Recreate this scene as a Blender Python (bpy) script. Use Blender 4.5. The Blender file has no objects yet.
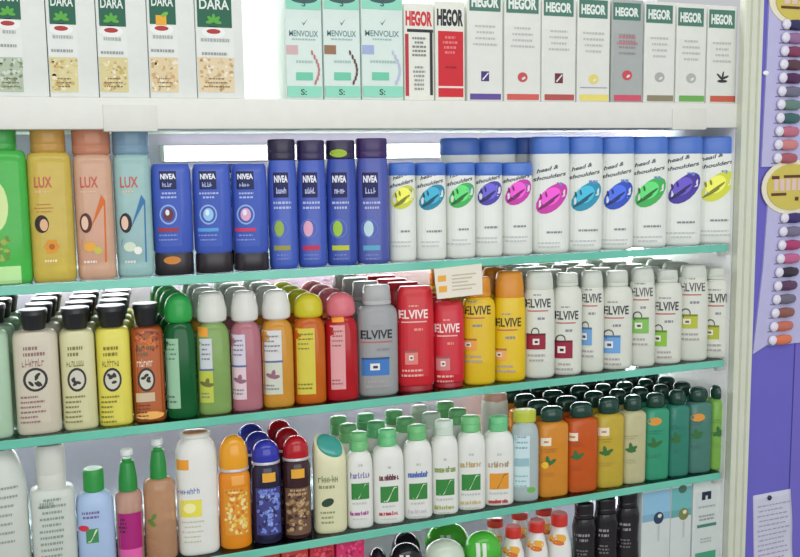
import bpy, bmesh, math, random
from mathutils import Matrix, Vector
random.seed(7)
scene = bpy.context.scene
COL = scene.collection
R = math.radians
# ---------------------------------------------------------------- camera
F = 968.27
CAMP = Vector((0.0, -1.7, 1.6))
RM = (Matrix.Rotation(R(-21.906), 3, 'Z') @ Matrix.Rotation(R(82.643), 3, 'X') @ Matrix.Rotation(R(-0.727), 3, 'Z'))
RT = RM.transposed()
cd = bpy.data.cameras.new('camera'); cam = bpy.data.objects.new('camera', cd); COL.objects.link(cam)
cam.matrix_world = Matrix.Translation(CAMP) @ RM.to_4x4()
cd.sensor_fit = 'HORIZONTAL'; cd.sensor_width = 36.0; cd.lens = F / 800 * 36; cd.clip_start = 0.05
scene.camera = cam

def proj(x, y, z):
    q = RT @ (Vector((x, y, z)) - CAMP)
    return 400 + F * q.x / -q.z, 278.5 - F * q.y / -q.z

def solve(fn, target, lo, hi):
    inc = fn(hi) > fn(lo)
    for _ in range(50):
        m = (lo + hi) / 2
        if (fn(m) < target) == inc: lo = m
        else: hi = m
    return (lo + hi) / 2

# shelf surfaces (metres above the floor)
ZT, ZTB = 1.699, 1.646
Z1, Z2, Z3, Z4 = 1.3925, 1.1333, 0.8724, 0.612
ROWZ = {0: ZT, 1: Z1, 2: Z2, 3: Z3, 4: Z4}
GT = 0.0155
DEPTH = 0.36           # back panel distance
XL, XR = -0.62, 1.475  # inner faces of the unit

# ---------------------------------------------------------------- materials
def lin(c):
    c = c / 255.0
    return c / 12.92 if c <= 0.04045 else ((c + 0.055) / 1.055) ** 2.4
def L4(rgb): return (lin(rgb[0]), lin(rgb[1]), lin(rgb[2]), 1.0)
MC = {}
def mat(rgb, kind='plastic'):
    key = (tuple(rgb), kind)
    if key in MC: return MC[key]
    m = bpy.data.materials.new('%s_%02x%02x%02x' % ((kind,) + tuple(int(v) for v in rgb)))
    m.use_nodes = True
    nt = m.node_tree; N = nt.nodes; K = nt.links
    b = N['Principled BSDF']; out = N['Material Output']
    c = L4(rgb)
    rough = {'plastic': .32, 'paper': .6, 'matte': .75, 'metal': .35, 'liquid': .12, 'clear': .08, 'wall': .7, 'shiny': .12, 'board': .45}[kind]
    amt = {'plastic': .05, 'paper': .06, 'matte': .1, 'metal': .08, 'liquid': .1, 'clear': .03, 'wall': .06, 'shiny': .04, 'board': .05}[kind]
    tc = N.new('ShaderNodeTexCoord'); nz = N.new('ShaderNodeTexNoise')
    nz.inputs['Scale'].default_value = 40 if kind != 'wall' else 9; nz.inputs['Detail'].default_value = 3
    K.new(tc.outputs['Object'], nz.inputs['Vector'])
    mx = N.new('ShaderNodeMix'); mx.data_type = 'RGBA'
    mx.inputs['A'].default_value = tuple(v * (1 - amt) for v in c[:3]) + (1,)
    mx.inputs['B'].default_value = tuple(min(1, v * (1 + amt)) for v in c[:3]) + (1,)
    K.new(nz.outputs['Fac'], mx.inputs['Factor'])
    K.new(mx.outputs['Result'], b.inputs['Base Color'])
    b.inputs['Roughness'].default_value = rough
    if kind == 'metal': b.inputs['Metallic'].default_value = .34
    if kind == 'matte': b.inputs['Specular IOR Level'].default_value = .25
    if kind in ('liquid', 'clear'):
        tr = N.new('ShaderNodeBsdfTransparent'); ms = N.new('ShaderNodeMixShader')
        tr.inputs['Color'].default_value = tuple(min(1, v ** .6) for v in c[:3]) + (1,)
        ms.inputs[0].default_value = .66 if kind == 'liquid' else .55
        K.new(tr.outputs[0], ms.inputs[1]); K.new(b.outputs[0], ms.inputs[2])
        K.new(ms.outputs[0], out.inputs['Surface'])
    MC[key] = m
    return m
def glass_mat():
    m = bpy.data.materials.new('shelf_glass'); m.use_nodes = True
    nt = m.node_tree; N = nt.nodes; K = nt.links; out = N['Material Output']; N.remove(N['Principled BSDF'])
    tr = N.new('ShaderNodeBsdfTransparent'); tr.inputs[0].default_value = (.86, .97, .93, 1)
    gl = N.new('ShaderNodeBsdfGlossy'); gl.inputs['Roughness'].default_value = .06
    fr = N.new('ShaderNodeFresnel'); fr.inputs[0].default_value = 1.45
    ms = N.new('ShaderNodeMixShader')
    K.new(fr.outputs[0], ms.inputs[0]); K.new(tr.outputs[0], ms.inputs[1]); K.new(gl.outputs[0], ms.inputs[2])
    K.new(ms.outputs[0], out.inputs['Surface'])
    return m
def lamp_mat(strength, col=(1, 1, 1)):
    m = bpy.data.materials.new('lamp_glow'); m.use_nodes = True
    b = m.node_tree.nodes['Principled BSDF']
    b.inputs['Base Color'].default_value = (.9, .9, .9, 1)
    b.inputs['Emission Color'].default_value = (*col, 1); b.inputs['Emission Strength'].default_value = strength
    return m

# ---------------------------------------------------------------- object helpers
def link(o, parent=None):
    COL.objects.link(o)
    if parent: o.parent = parent
    return o
def finish(bm, name, mats, parent=None, sharp=38, smooth=True):
    bmesh.ops.recalc_face_normals(bm, faces=bm.faces) if smooth else None
    for f in bm.faces: f.smooth = smooth
    if smooth:
        for e in bm.edges:
            if len(e.link_faces) == 2 and e.calc_face_angle(0) > R(sharp): e.smooth = False
    me = bpy.data.meshes.new(name); bm.to_mesh(me); bm.free()
    for m in (mats if isinstance(mats, (list, tuple)) else [mats]): me.materials.append(m)
    return link(bpy.data.objects.new(name, me), parent)
def empty(name, label, cat, loc, group=None):
    o = bpy.data.objects.new(name, None); o.empty_display_size = .03; link(o); o.location = loc
    o['label'] = label; o['category'] = cat
    if group: o['group'] = group
    return o
def tag(o, label, cat, group=None):
    o['label'] = label; o['category'] = cat
    if group: o['group'] = group
    return o
def add_box(bm, x0, x1, y0, y1, z0, z1, bev=0, mi=0):
    r = bmesh.ops.create_cube(bm, size=1)
    vs = r['verts']
    for v in vs:
        v.co = Vector((x0 if v.co.x < 0 else x1, y0 if v.co.y < 0 else y1, z0 if v.co.z < 0 else z1))
    fs = set(f for v in vs for f in v.link_faces)
    for f in fs: f.material_index = mi
    if bev:
        es = list(set(e for v in vs for e in v.link_edges))
        bmesh.ops.bevel(bm, geom=es, offset=bev, segments=2, profile=.5, affect='EDGES', material=-1)
def spow(c, p): return math.copysign(abs(c) ** p, c)
def ring_pts(a, b, n, seg):
    return [(a * spow(math.cos(2 * math.pi * i / seg), 2 / n), b * spow(math.sin(2 * math.pi * i / seg), 2 / n)) for i in range(seg)]
def loft(bm, secs, seg=32, mi=0):
    """secs: (z, a, b, n, cx, cy)"""
    rings = []
    for s in secs:
        z, a, b, n = s[:4]; cx = s[4] if len(s) > 4 else 0; cy = s[5] if len(s) > 5 else 0
        tilt = s[6] if len(s) > 6 else 0; ty = s[7] if len(s) > 7 else 0
        rings.append([bm.verts.new((x + cx, y + cy, z + tilt * x + ty * y)) for x, y in ring_pts(max(a, 1e-5), max(b, 1e-5), n, seg)])
    for r0, r1 in zip(rings, rings[1:]):
        for i in range(seg):
            f = bm.faces.new((r0[i], r0[(i + 1) % seg], r1[(i + 1) % seg], r1[i])); f.material_index = mi
    f = bm.faces.new(rings[0][::-1]); f.material_index = mi
    f = bm.faces.new(rings[-1]); f.material_index = mi
def make_front(secs):
    ss = sorted(secs, key=lambda s: s[0])
    def front(x, z):
        z = min(max(z, ss[0][0]), ss[-1][0])
        for s0, s1 in zip(ss, ss[1:]):
            if s0[0] <= z <= s1[0]:
                t = (z - s0[0]) / max(1e-9, s1[0] - s0[0]); break
        a, b, n = (s0[i] + (s1[i] - s0[i]) * t for i in (1, 2, 3))
        u = min(.985, abs(x) / a)
        return -b * (1 - u ** n) ** (1 / n)
    return front

# ---------------------------------------------------------------- printing draped on a front
TXT = {}
def text_geo(s, bold=0.0, shear=0.0):
    k = (s, bold, shear)
    if k in TXT: return TXT[k]
    cu = bpy.data.curves.new('t', 'FONT'); cu.body = s; cu.offset = bold; cu.shear = shear; cu.resolution_u = 3
    o = bpy.data.objects.new('t', cu); COL.objects.link(o)
    dg = bpy.context.evaluated_depsgraph_get()
    me = o.evaluated_get(dg).to_mesh()
    vs = [(v.co.x, v.co.y) for v in me.vertices]; fs = [tuple(p.vertices) for p in me.polygons]
    o.evaluated_get(dg).to_mesh_clear()
    bpy.data.objects.remove(o); bpy.data.curves.remove(cu)
    x0 = min(v[0] for v in vs); x1 = max(v[0] for v in vs); y0 = min(v[1] for v in vs); y1 = max(v[1] for v in vs)
    vs = [((x - x0) / (x1 - x0), (y - y0) / (y1 - y0)) for x, y in vs]
    TXT[k] = (vs, fs)
    return TXT[k]
class Print:
    """a label printed on the front of an item; coordinates are measured on the item's front"""
    def __init__(s, it, front=None, eps=.0005):
        s.it = it; s.bm = bmesh.new(); s.mats = []; s.front = front or it.front; s.ly = 0; s.eps = eps
    def mi(s, rgb, kind='paper'):
        m = mat(rgb, kind)
        if m not in s.mats: s.mats.append(m)
        return s.mats.index(m)
    def P(s, px, py):
        it = s.it
        z = (it.pb - py) * it.kz
        pc = it.pcb + (it.pct - it.pcb) * (z / it.H)
        return (px - pc) * it.kx, z
    def V(s, x, z):
        w = s.it.W / 2 * .965; x = max(-w, min(w, x)); z = min(max(z, .0004), s.it.H - .0003)
        return s.bm.verts.new((x, s.front(x, z) - s.eps * (s.ly + 1), z))
    def fit(s, a, b):
        w = s.it.W / 2 * .93
        if b - a > 2 * w: return -w, w
        d = max(0, -w - a) - max(0, b - w)
        return a + d, b + d
    def F(s, vs, m):
        try:
            f = s.bm.faces.new(vs); f.material_index = m
        except ValueError: pass
    def rect(s, x0, y0, x1, y1, rgb, nx=8, nz=5, kind='paper', clip=True):
        a, zt = s.P(x0, y0); b, _ = s.P(x1, y1); _, zb = s.P(x0, y1)
        W = s.it.W / 2 * .97
        if clip: a = max(a, -W); b = min(b, W); zb = max(zb, .001); zt = min(zt, s.it.H - .001)
        if b <= a or zt <= zb: return
        m = s.mi(rgb, kind)
        g = [[s.V(a + (b - a) * i / nx, zb + (zt - zb) * j / nz) for i in range(nx + 1)] for j in range(nz + 1)]
        for j in range(nz):
            for i in range(nx): s.F((g[j][i], g[j][i + 1], g[j + 1][i + 1], g[j + 1][i]), m)
        s.ly += .25
    def ell(s, cx, cy, rx, ry, rgb, rot=0, n=18, hole=0, rings=2, kind='paper'):
        x, z = s.P(cx, cy); rx *= s.it.kx; ry *= s.it.kz; m = s.mi(rgb, kind); W = s.it.W / 2 * .97; a_, b_ = s.fit(x - rx, x + rx); x = (a_ + b_) / 2
        cr, sr = math.cos(R(rot)), math.sin(R(rot))
        def q(i, t):
            u = math.cos(2 * math.pi * i / n) * t * rx; v = math.sin(2 * math.pi * i / n) * t * ry
            return s.V(max(-W, min(W, x + u * cr - v * sr)), min(max(z + u * sr + v * cr, .0005), s.it.H - .0005))
        ts = [hole + (1 - hole) * k / rings for k in range(rings + 1)]
        prev = None
        for t in ts:
            if t == 0:
                c = s.V(max(-W, min(W, x)), min(max(z, .0005), s.it.H - .0005)); prev = [c]; continue
            cur = [q(i, t) for i in range(n)]
            if prev and len(prev) == 1:
                for i in range(n): s.F((prev[0], cur[i], cur[(i + 1) % n]), m)
            elif prev:
                for i in range(n): s.F((prev[i], cur[i], cur[(i + 1) % n], prev[(i + 1) % n]), m)
            prev = cur
        s.ly += .25
    def poly(s, pts, rgb, kind='paper'):
        m = s.mi(rgb, kind)
        s.F([s.V(*s.P(*p)) for p in pts][::-1], m); s.ly += .25
    def text(s, t, x0, y0, x1, y1, rgb, bold=.02, shear=0, rise=0):
        vs, fs = text_geo(t, bold, shear); m = s.mi(rgb); W = s.it.W / 2 * .97
        a, zt = s.P(x0, y0); b, _ = s.P(x1, y1); _, zb = s.P(x0, y1)
        r = rise * s.it.kz; a, b = s.fit(a, b)
        V = [s.V(max(-W, min(W, a + u * (b - a))), min(zb + v * (zt - zb) + u * r, s.it.H - .0003)) for u, v in vs]
        for f in fs: s.F([V[i] for i in f], m)
        s.ly += .25
    def lines(s, x0, y0, x1, y1, n, rgb, th=.45, center=True, fill=.9):
        """rows of unreadably small print"""
        dy = (y1 - y0) / n
        l0 = s.ly
        for k in range(n):
            w = (x1 - x0) * random.uniform(.6, 1); c = (x0 + x1) / 2
            a = c - w / 2 if center else x0
            x = a
            while x < a + w:
                d = random.uniform(1.2, 3.2)
                s.rect(x, y0 + k * dy, min(x + d, a + w), y0 + k * dy + dy * th, rgb, 1, 1)
                x += d + .7
            s.ly = l0
        s.ly = l0 + .25
    def word(s, x0, y0, x1, y1, rgb, n=6, th=.3):
        """a word too blurred to read: uneven upright and crossing strokes"""
        l0 = s.ly; d = (x1 - x0) / n; h = y1 - y0
        for k in range(n):
            x = x0 + k * d; up = random.choice((0, .25, .3)) * h
            s.rect(x, y0 + up, x + d * th, y1, rgb, 1, 1); s.ly = l0
            t = random.choice((.3, .55, .8))
            s.rect(x, y0 + h * t, x + d * .8, y0 + h * (t + .18), rgb, 1, 1); s.ly = l0
            if random.random() < .5: s.rect(x + d * .55, y0 + .3 * h, x + d * (.55 + th), y1, rgb, 1, 1); s.ly = l0
        s.ly = l0 + .25
    def speckle(s, x0, y0, x1, y1, cols, n, r=1.8):
        l0 = s.ly
        for k in range(n):
            s.ly = l0 + .02 * (k % 12)
            rr = r * random.uniform(.5, 1.2)
            s.ell(random.uniform(x0 + rr, x1 - rr), random.uniform(y0 + rr, y1 - rr), rr, rr * random.uniform(.5, 1), random.choice(cols), random.uniform(0, 180), 7, 0, 1)
        s.ly = l0 + .4
    def done(s, name='label', film=None, parent=None):
        if not s.bm.faces: s.bm.free(); return
        if film:   # the clear or body coloured film the print sits on
            xs = [v.co.x for v in s.bm.verts]; zs = [v.co.z for v in s.bm.verts]; m = s.mi(film, 'plastic'); s.ly = -.6
            a, b, zb, zt = min(xs) - .001, max(xs) + .001, min(zs) - .001, max(zs) + .001
            g = [[s.V(a + (b - a) * i / 10, zb + (zt - zb) * j / 8) for i in range(11)] for j in range(9)]
            for j in range(8):
                for i in range(10): s.F((g[j][i], g[j][i + 1], g[j + 1][i + 1], g[j + 1][i]), m)
        return finish(s.bm, name, s.mats, parent or s.it.o, smooth=False)

# ---------------------------------------------------------------- items
ITEMS = []
class Item:
    def __init__(s, name, label, cat, row, pl, pr, pt, dep, group=None, yf=.016, fit=.965, turn=.5, flat=False):
        z0 = ROWZ[row]; s.row = row; s.dep = dep
        yc = yf + dep / 2; ys = yf if flat else yc
        zg = z0 + .1
        pm = (pl + pr) / 2
        xc = solve(lambda x: proj(x, yc, zg)[0], pm, -1.2, 2.2)
        yt = yf if (flat or row < 2) else yc + .012
        ztop = solve(lambda z: proj(xc, yt, z)[1], pt, z0 - .1, z0 + .6)
        zm = z0 + (ztop - z0) * .5
        xl = solve(lambda x: proj(x, ys, zm)[0], pl, -1.2, 2.2)
        xr = solve(lambda x: proj(x, ys, zm)[0], pr, -1.2, 2.2)
        s.W = (xr - xl) * fit; s.x = (xl + xr) / 2; s.y = yc
        s.H = solve(lambda z: proj(s.x, yt, z)[1], pt, z0 - .1, z0 + .6) - z0
        s.rot = 0 if flat else -turn * math.atan2(s.x, s.y + 1.7)
        fx = s.x + math.sin(s.rot) * dep / 2; fy = s.y - math.cos(s.rot) * dep / 2
        s.pcb, s.pb = proj(fx, fy, z0); s.pct, s.pt = proj(fx, fy, z0 + s.H)
        s.kz = s.H / (s.pb - s.pt)
        s.kx = (xr - xl) / (pr - pl)
        s.o = empty(name, label, cat, (s.x, s.y, z0), group); s.o.rotation_euler.z = s.rot
        s.front = lambda x, z: -dep / 2
        s.label = label; s.cat = cat; s.group = group; s.name = name
        ITEMS.append(s)
    def z(s, py): return (s.pb - py) * s.kz
    def body(s, prof, ztop, material, name='body', seg=36, z0=0.0):
        a = s.W / 2; b = s.dep / 2
        secs = [(z0 + v * (ztop - z0), fa * a, fb * b, n) for v, fa, fb, n in prof]
        s.front = make_front(secs)
        bm = bmesh.new(); loft(bm, secs, seg); s.bodyo = finish(bm, name, material, s.o); s.secs = secs
        return s.bodyo
    def cap(s, prof, z0, z1, hw, hd, material, name='cap', cx=0, seg=28, tilt=0, parent=None):
        secs = [(z0 + v * (z1 - z0), fa * hw, fb * hd, n, cx, 0, tilt * max(0, v)) for v, fa, fb, n in prof]
        bm = bmesh.new(); loft(bm, secs, seg); o = finish(bm, name, material, parent or s.o)
        s.capfront = make_front([(q[0], q[1], q[2], q[3]) for q in secs]); s.capo = o
        return o
    def box(s, material, name='box', bev=.0012):
        bm = bmesh.new(); a = s.W / 2; d = s.dep / 2
        add_box(bm, -a, a, -d, d, 0, s.H, bev)
        s.bodyo = finish(bm, name, material, s.o)
        # tuck-in lid flap on top
        bm = bmesh.new(); add_box(bm, -a + .002, a - .002, -d + .001, d - .003, s.H, s.H + .0006)
        finish(bm, 'lid_flap', material, s.o)
        return s.bodyo
def copy_item(it, dx, dy, label, group, parts=None):
    c = it.o.copy(); COL.objects.link(c); c.location = it.o.location + Vector((dx, dy, 0))
    c['label'] = label
    if group: c['group'] = group
    for ch in list(it.o.children):
        k = ch.copy(); COL.objects.link(k); k.parent = c
        for g in list(ch.children):
            q = g.copy(); COL.objects.link(q); q.parent = k
    return c

OVAL = [(0, .86, .84, 2.6), (.012, .95, .94, 2.6), (.04, 1, 1, 2.6), (.5, 1, 1, 2.6), (.84, 1, 1, 2.6), (.93, .985, .97, 2.6), (.98, .95, .92, 2.6), (1, .9, .86, 2.6)]
SQUAREISH = [(0, .9, .88, 4), (.012, .97, .96, 4), (.035, 1, 1, 4), (.9, 1, 1, 4), (.955, .985, .97, 4), (.985, .93, .9, 3.6), (1, .82, .78, 3)]
SLENDER = [(0, .86, .84, 2.2), (.012, .95, .94, 2.2), (.035, 1, 1, 2.2), (.86, 1, 1, 2.2), (.93, .97, .96, 2.2), (.97, .85, .85, 2.1), (.99, .66, .68, 2), (1, .5, .55, 2)]
ROUNDSH = [(0, .9, .88, 3), (.012, .97, .96, 3), (.035, 1, 1, 3), (.5, 1, 1, 3), (.8, 1, 1, 2.8), (.88, .97, .97, 2.6), (.93, .9, .92, 2.5), (.965, .79, .84, 2.4), (.985, .68, .78, 2.2), (1, .58, .7, 2)]
TAPER = [(0, .9, .86, 2.6), (.012, .97, .95, 2.6), (.04, 1, 1, 2.6), (.4, 1, 1, 2.6), (.7, .98, .94, 2.6), (.9, .93, .84, 2.6), (.97, .88, .76, 2.6), (1, .8, .66, 2.6)]
FLAT = [(0, .95, .95, 2.4), (.05, 1, 1, 2.4), (.3, 1, 1, 2.4), (.32, .985, .985, 2.4), (.34, .985, .985, 2.4), (.36, 1, 1, 2.4), (.9, 1, 1, 2.4), (.97, .96, .96, 2.4), (1, .88, .88, 2.4)]
DOME = [(0, .84, .84, 2), (.05, .95, .95, 2), (.14, 1, 1, 2), (.4, 1, 1, 2), (.58, .96, .96, 2), (.72, .87, .87, 2), (.83, .73, .73, 2), (.92, .53, .53, 2), (.97, .34, .34, 2), (1, .08, .08, 2)]
DISC = [(0, .9, .9, 2), (.05, 1, 1, 2), (.8, 1, 1, 2), (.93, .97, .97, 2), (1, .88, .88, 2)]
FLARE = [(0, .74, .74, 2), (.04, .78, .78, 2), (.72, .95, .95, 2), (.76, 1, 1, 2), (.94, 1, 1, 2), (1, .95, .95, 2)]

WHITE = (226, 230, 220); INK = (60, 62, 70); GREY = (150, 156, 152)

# ================================================================ the setting
def slab(name, x0, x1, y0, y1, z0, z1, material, bev=0, parent=None):
    bm = bmesh.new(); add_box(bm, x0, x1, y0, y1, z0, z1, bev)
    return finish(bm, name, material, parent, smooth=False)
def structure(o): o['kind'] = 'structure'; return o
structure(slab('floor', -2.6, 4.2, -4.2, 1.2, -.05, 0, mat((150, 146, 140), 'wall')))
structure(slab('wall_back', XL - .03, 1.53, DEPTH, DEPTH + .02, 0, ZTB + .02, mat((214, 208, 230), 'board')))
structure(slab('wall_upper', XL - .03, 1.53, DEPTH, DEPTH + .02, ZTB + .02, 2.4, mat((245, 245, 245), 'board')))
structure(slab('wall_side', XR, XR + .02, .004, DEPTH, 0, ZTB, mat((246, 247, 246), 'board')))
structure(slab('wall_left', XL - .03, XL, -.02, DEPTH, 0, 2.4, mat((225, 225, 220), 'board')))
# ================================================================ shelves, post
GL = glass_mat(); EDGE = mat((104, 200, 172), 'shiny')
for n_ in EDGE.node_tree.nodes:
    if n_.type == 'TEX_NOISE': n_.inputs['Scale'].default_value = 7; n_.inputs['Detail'].default_value = 5
    if n_.type == 'MIX': n_.inputs['A'].default_value = (*L4((74, 166, 140))[:3], 1); n_.inputs['B'].default_value = (*L4((136, 222, 198))[:3], 1)
tb = empty('shelf_board', 'thick cream white shelf board across the top carrying the cartons', 'shelf', (0, 0, ZTB))
bm = bmesh.new(); add_box(bm, XL, 1.5, 0, DEPTH, 0, ZT - ZTB, .003); finish(bm, 'board', mat((226, 227, 218), 'board'), tb)
for a, b in ((103, 157), (672, 706)):
    xa = solve(lambda x: proj(x, 0, 1.67)[0], a, -1, 2); xb = solve(lambda x: proj(x, 0, 1.67)[0], b, -1, 2)
    bm = bmesh.new(); add_box(bm, xa, xb, -.0025, .03, -.0035, ZT - ZTB - .012, .001); finish(bm, 'joint_plate', mat((220, 221, 211), 'board'), tb)
SHELFLAB = {1: 'upper glass shelf with green edge under the blue and white shampoos',
            2: 'middle glass shelf with green edge under the row from black caps to pale bottles',
            3: 'lower glass shelf with green edge under the green capped bottles',
            4: 'bottom glass shelf holding the black bottles and red capped bottles'}
for r in (1, 2, 3, 4):
    zt = ROWZ[r]
    g = empty('glass_shelf', SHELFLAB[r], 'shelf', (0, 0, zt - GT), 'glass shelves')
    bm = bmesh.new(); add_box(bm, XL, XR - .012, .0035, DEPTH - .004, 0, GT)
    finish(bm, 'glass_pane', GL, g, smooth=False)
    bm = bmesh.new(); add_box(bm, XL, XR - .012, 0, .0035, 0, GT, .001)
    finish(bm, 'polished_edge', EDGE, g, smooth=False)
    for yy in (.016, DEPTH - .05):
        bm = bmesh.new()
        loft(bm, [(-.012, .007, .007, 2), (-.002, .011, .011, 2), (0, .011, .011, 2)], 20)
        add_box(bm, .002, .016, -.006, .006, -.010, -.002)
        o = finish(bm, 'bracket', mat((205, 210, 208), 'metal'), g); o.location = (XR - .017, yy, 0)
pm = mat((213, 217, 198), 'board')
bm = bmesh.new()
x0, x1 = 1.476 - 1.5, 1.526 - 1.5
pts = [(x0, 0), (x0, -.016), (x0 + .002, -.018), (x0 + .012, -.018), (x0 + .014, -.013), (x0 + .017, -.013), (x0 + .019, -.018),
       (x0 + .032, -.018), (x0 + .034, -.013), (x0 + .037, -.013), (x0 + .039, -.018), (x1 - .002, -.018), (x1, -.016), (x1, 0)]
lo = [bm.verts.new((x, y, 0)) for x, y in pts]; hi = [bm.verts.new((x, y, 2.4)) for x, y in pts]
for i in range(len(pts)):
    j = (i + 1) % len(pts); bm.faces.new((lo[i], lo[j], hi[j], hi[i]))
bm.faces.new(lo[::-1]); bm.faces.new(hi)
post = finish(bm, 'upright_post', pm, None, sharp=20); post.location = (1.5, 0, 0)
tag(post, 'cream grooved metal upright post between the shelves and the purple wall', 'post')
# ================================================================ purple wall on the right
PUR = mat((106, 100, 194), 'wall')
PX = lambda px, z=1.4, y=-.002: solve(lambda x: proj(x, y, z)[0], px, 1.0, 2.6)
xsplit = PX(797.5, 1.3)
structure(slab('wall_right', 1.526, xsplit - .002, -.002, .03, 0, 2.4, PUR))
structure(slab('wall_far_right', xsplit + .002, 2.6, -.002, .03, 0, 2.4, mat((112, 104, 196), 'wall')))
structure(slab('trim_1', xsplit - .004, xsplit + .004, -.001, .005, 0, 2.4, mat((70, 62, 140), 'wall')))
bm = bmesh.new(); zz = solve(lambda z: proj(1.545, -.004, z)[1], 73, 1.2, 2.2)
bmesh.ops.create_uvsphere(bm, u_segments=14, v_segments=8, radius=.006); o = finish(bm, 'screw_cap', mat((245, 245, 250)))
o.location = (PX(765, zz), -.0045, zz); o.scale = (1.4, .5, .9); tag(o, 'small white screw cap on the purple strip beside the post', 'screw')

def wall_pt(px, py, y):
    d = RM @ Vector(((px - 400) / F, -(py - 278.5) / F, -1)); t = (y - CAMP.y) / d.y
    p = CAMP + d * t
    return p.x, p.z
def panel(name, pts, y, th, material, parent=None, org=(0, 0, 0)):
    bm = bmesh.new()
    fr = [bm.verts.new((x - org[0], y - th - org[1], z - org[2])) for x, z in pts]; bk = [bm.verts.new((x - org[0], y - org[1], z - org[2])) for x, z in pts]
    bm.faces.new(fr); bm.faces.new(bk[::-1]); n = len(pts)
    for i in range(n): bm.faces.new((fr[i], bk[i], bk[(i + 1) % n], fr[(i + 1) % n]))
    bmesh.ops.recalc_face_normals(bm, faces=bm.faces)
    return finish(bm, name, material, parent, smooth=False)
LAV = mat((188, 186, 222), 'paper')
def hang_card(label, out, badge, word, ys, xs0, cols, which):
    x, z = wall_pt(785, sum(p[1] for p in out) / len(out), -.003)
    t = empty('display_card', label, 'display card', (x, -.002, z), 'lavender display cards')
    org = (x, -.002, z)
    panel('card', [wall_pt(a, b, -.003) for a, b in out], -.0015, .0045, LAV, t, org)
    bx, bz = wall_pt(badge[0], badge[1], -.006); e = wall_pt(badge[0] + badge[2], badge[1], -.006); rx = e[0] - bx; rz = rx * badge[3]
    def oval(name, f, y, m):
        pts = [(bx + rx * f * math.cos(i * math.pi / 16), bz + rz * f * math.sin(i * math.pi / 16)) for i in range(32)]
        return panel(name, pts[::-1], y, .002, m, t, org)
    b = oval('badge', 1, -.006, mat((232, 226, 200), 'paper')); c = oval('badge_face', .84, -.008, mat((208, 192, 88), 'paper'))
    for nm, rgb, marks in (('badge_lettering', (226, 196, 190), [(-.62 + .2 * q, -.12, -.48 + .2 * q, .3) for q in range(7)]), ('badge_outline', (96, 50, 40), [(-.7, .3, -.45, .42), (-.3, .34, .5, .44), (-.7, -.3, -.2, -.2), (.1, -.5, .22, -.36), (.3, -.3, .7, -.2)])):
        bm = bmesh.new()
        for a0, b0, a1, b1 in marks:
            X0, X1, Y0, Y1 = (bx + rx * a0 - org[0], bx + rx * a1 - org[0], bz + rz * b0 - org[2], bz + rz * b1 - org[2])
            add_box(bm, X0, X1, -.0087, -.0078, Y0, Y1)
        finish(bm, nm, mat(rgb, 'paper'), c, smooth=False)
    # string of clips
    for i, py in enumerate(ys):
        px = xs0[0] + (xs0[1] - xs0[0]) * i / (len(ys) - 1)
        cx, cz = wall_pt(px, py, -.012)
        k = empty('hair_clip', '%s hair clip, %s from the top on the %s lavender card' % (cols[i % len(cols)][0], NTH[i], which), 'hair clip', (cx, -.006, cz), 'carded hair clips')
        bm = bmesh.new(); bmesh.ops.create_uvsphere(bm, u_segments=14, v_segments=8, radius=.0115)
        for v in bm.verts: v.co.y = v.co.y * .55 - .0053
        finish(bm, 'pearl_end', mat((228, 224, 236), 'shiny'), k)
        bm = bmesh.new(); W_ = .045
        secs = [(0, .008, .004, 2), (.004, .011, .005, 2), (W_ * .5, .0125, .005, 2.4), (W_ - .004, .010, .005, 2), (W_, .006, .003, 2)]
        loft(bm, secs, 14)
        for v in bm.verts: v.co = Vector((v.co.z + .009, v.co.y - .0052, v.co.x * .95 - .001))
        finish(bm, 'clip_body', mat(cols[i % len(cols)][1], 'shiny'), k)
        bm = bmesh.new(); add_box(bm, -.014, .05, -.0012, .0002, -.0125, -.0105, .0004); 
        finish(bm, 'spring_bar', mat((120, 116, 140), 'metal'), k)
NTH = ['topmost', 'second', 'third', 'fourth', 'fifth', 'sixth', 'seventh', 'eighth', 'ninth', 'tenth', 'eleventh']
CC = [('dark navy', (50, 48, 90)), ('dull mauve', (150, 110, 150)), ('wine red', (130, 60, 90)), ('dark brown', (90, 60, 70)), ('plum', (80, 40, 80)), ('slate grey', (110, 110, 130)), ('grey green', (100, 130, 120)), ('deep teal', (60, 100, 100)), ('rose', (190, 110, 130)), ('salmon', (205, 130, 130)), ('brick', (170, 90, 100))]
hang_card('lavender card of hair clips hanging near the top of the post', [(770, -40), (766, 60), (760.5, 167), (840, 163), (850, -40)], (806, 2, 36, .55), 'Royal', [24 + 13.4 * i for i in range(11)], (787, 778), CC, 'upper')
CC2 = [('dark violet', (60, 50, 110)), ('soft grey', (120, 112, 140)), ('raspberry', (170, 60, 110)), ('pink', (190, 100, 140)), ('black', (50, 44, 56)), ('aubergine', (90, 60, 90)), ('ash grey', (110, 105, 120)), ('warm brown', (140, 90, 80)), ('copper', (196, 110, 90)), ('orange', (220, 120, 80))]
hang_card('lavender card of hair clips hanging below the other on the purple wall', [(768, 190), (762, 270), (752, 354), (764, 346), (840, 338), (850, 190)], (791, 187, 29, .72), 'Royal', [218 + 13.6 * i for i in range(10)], (785, 773), CC2, 'lower')

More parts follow.
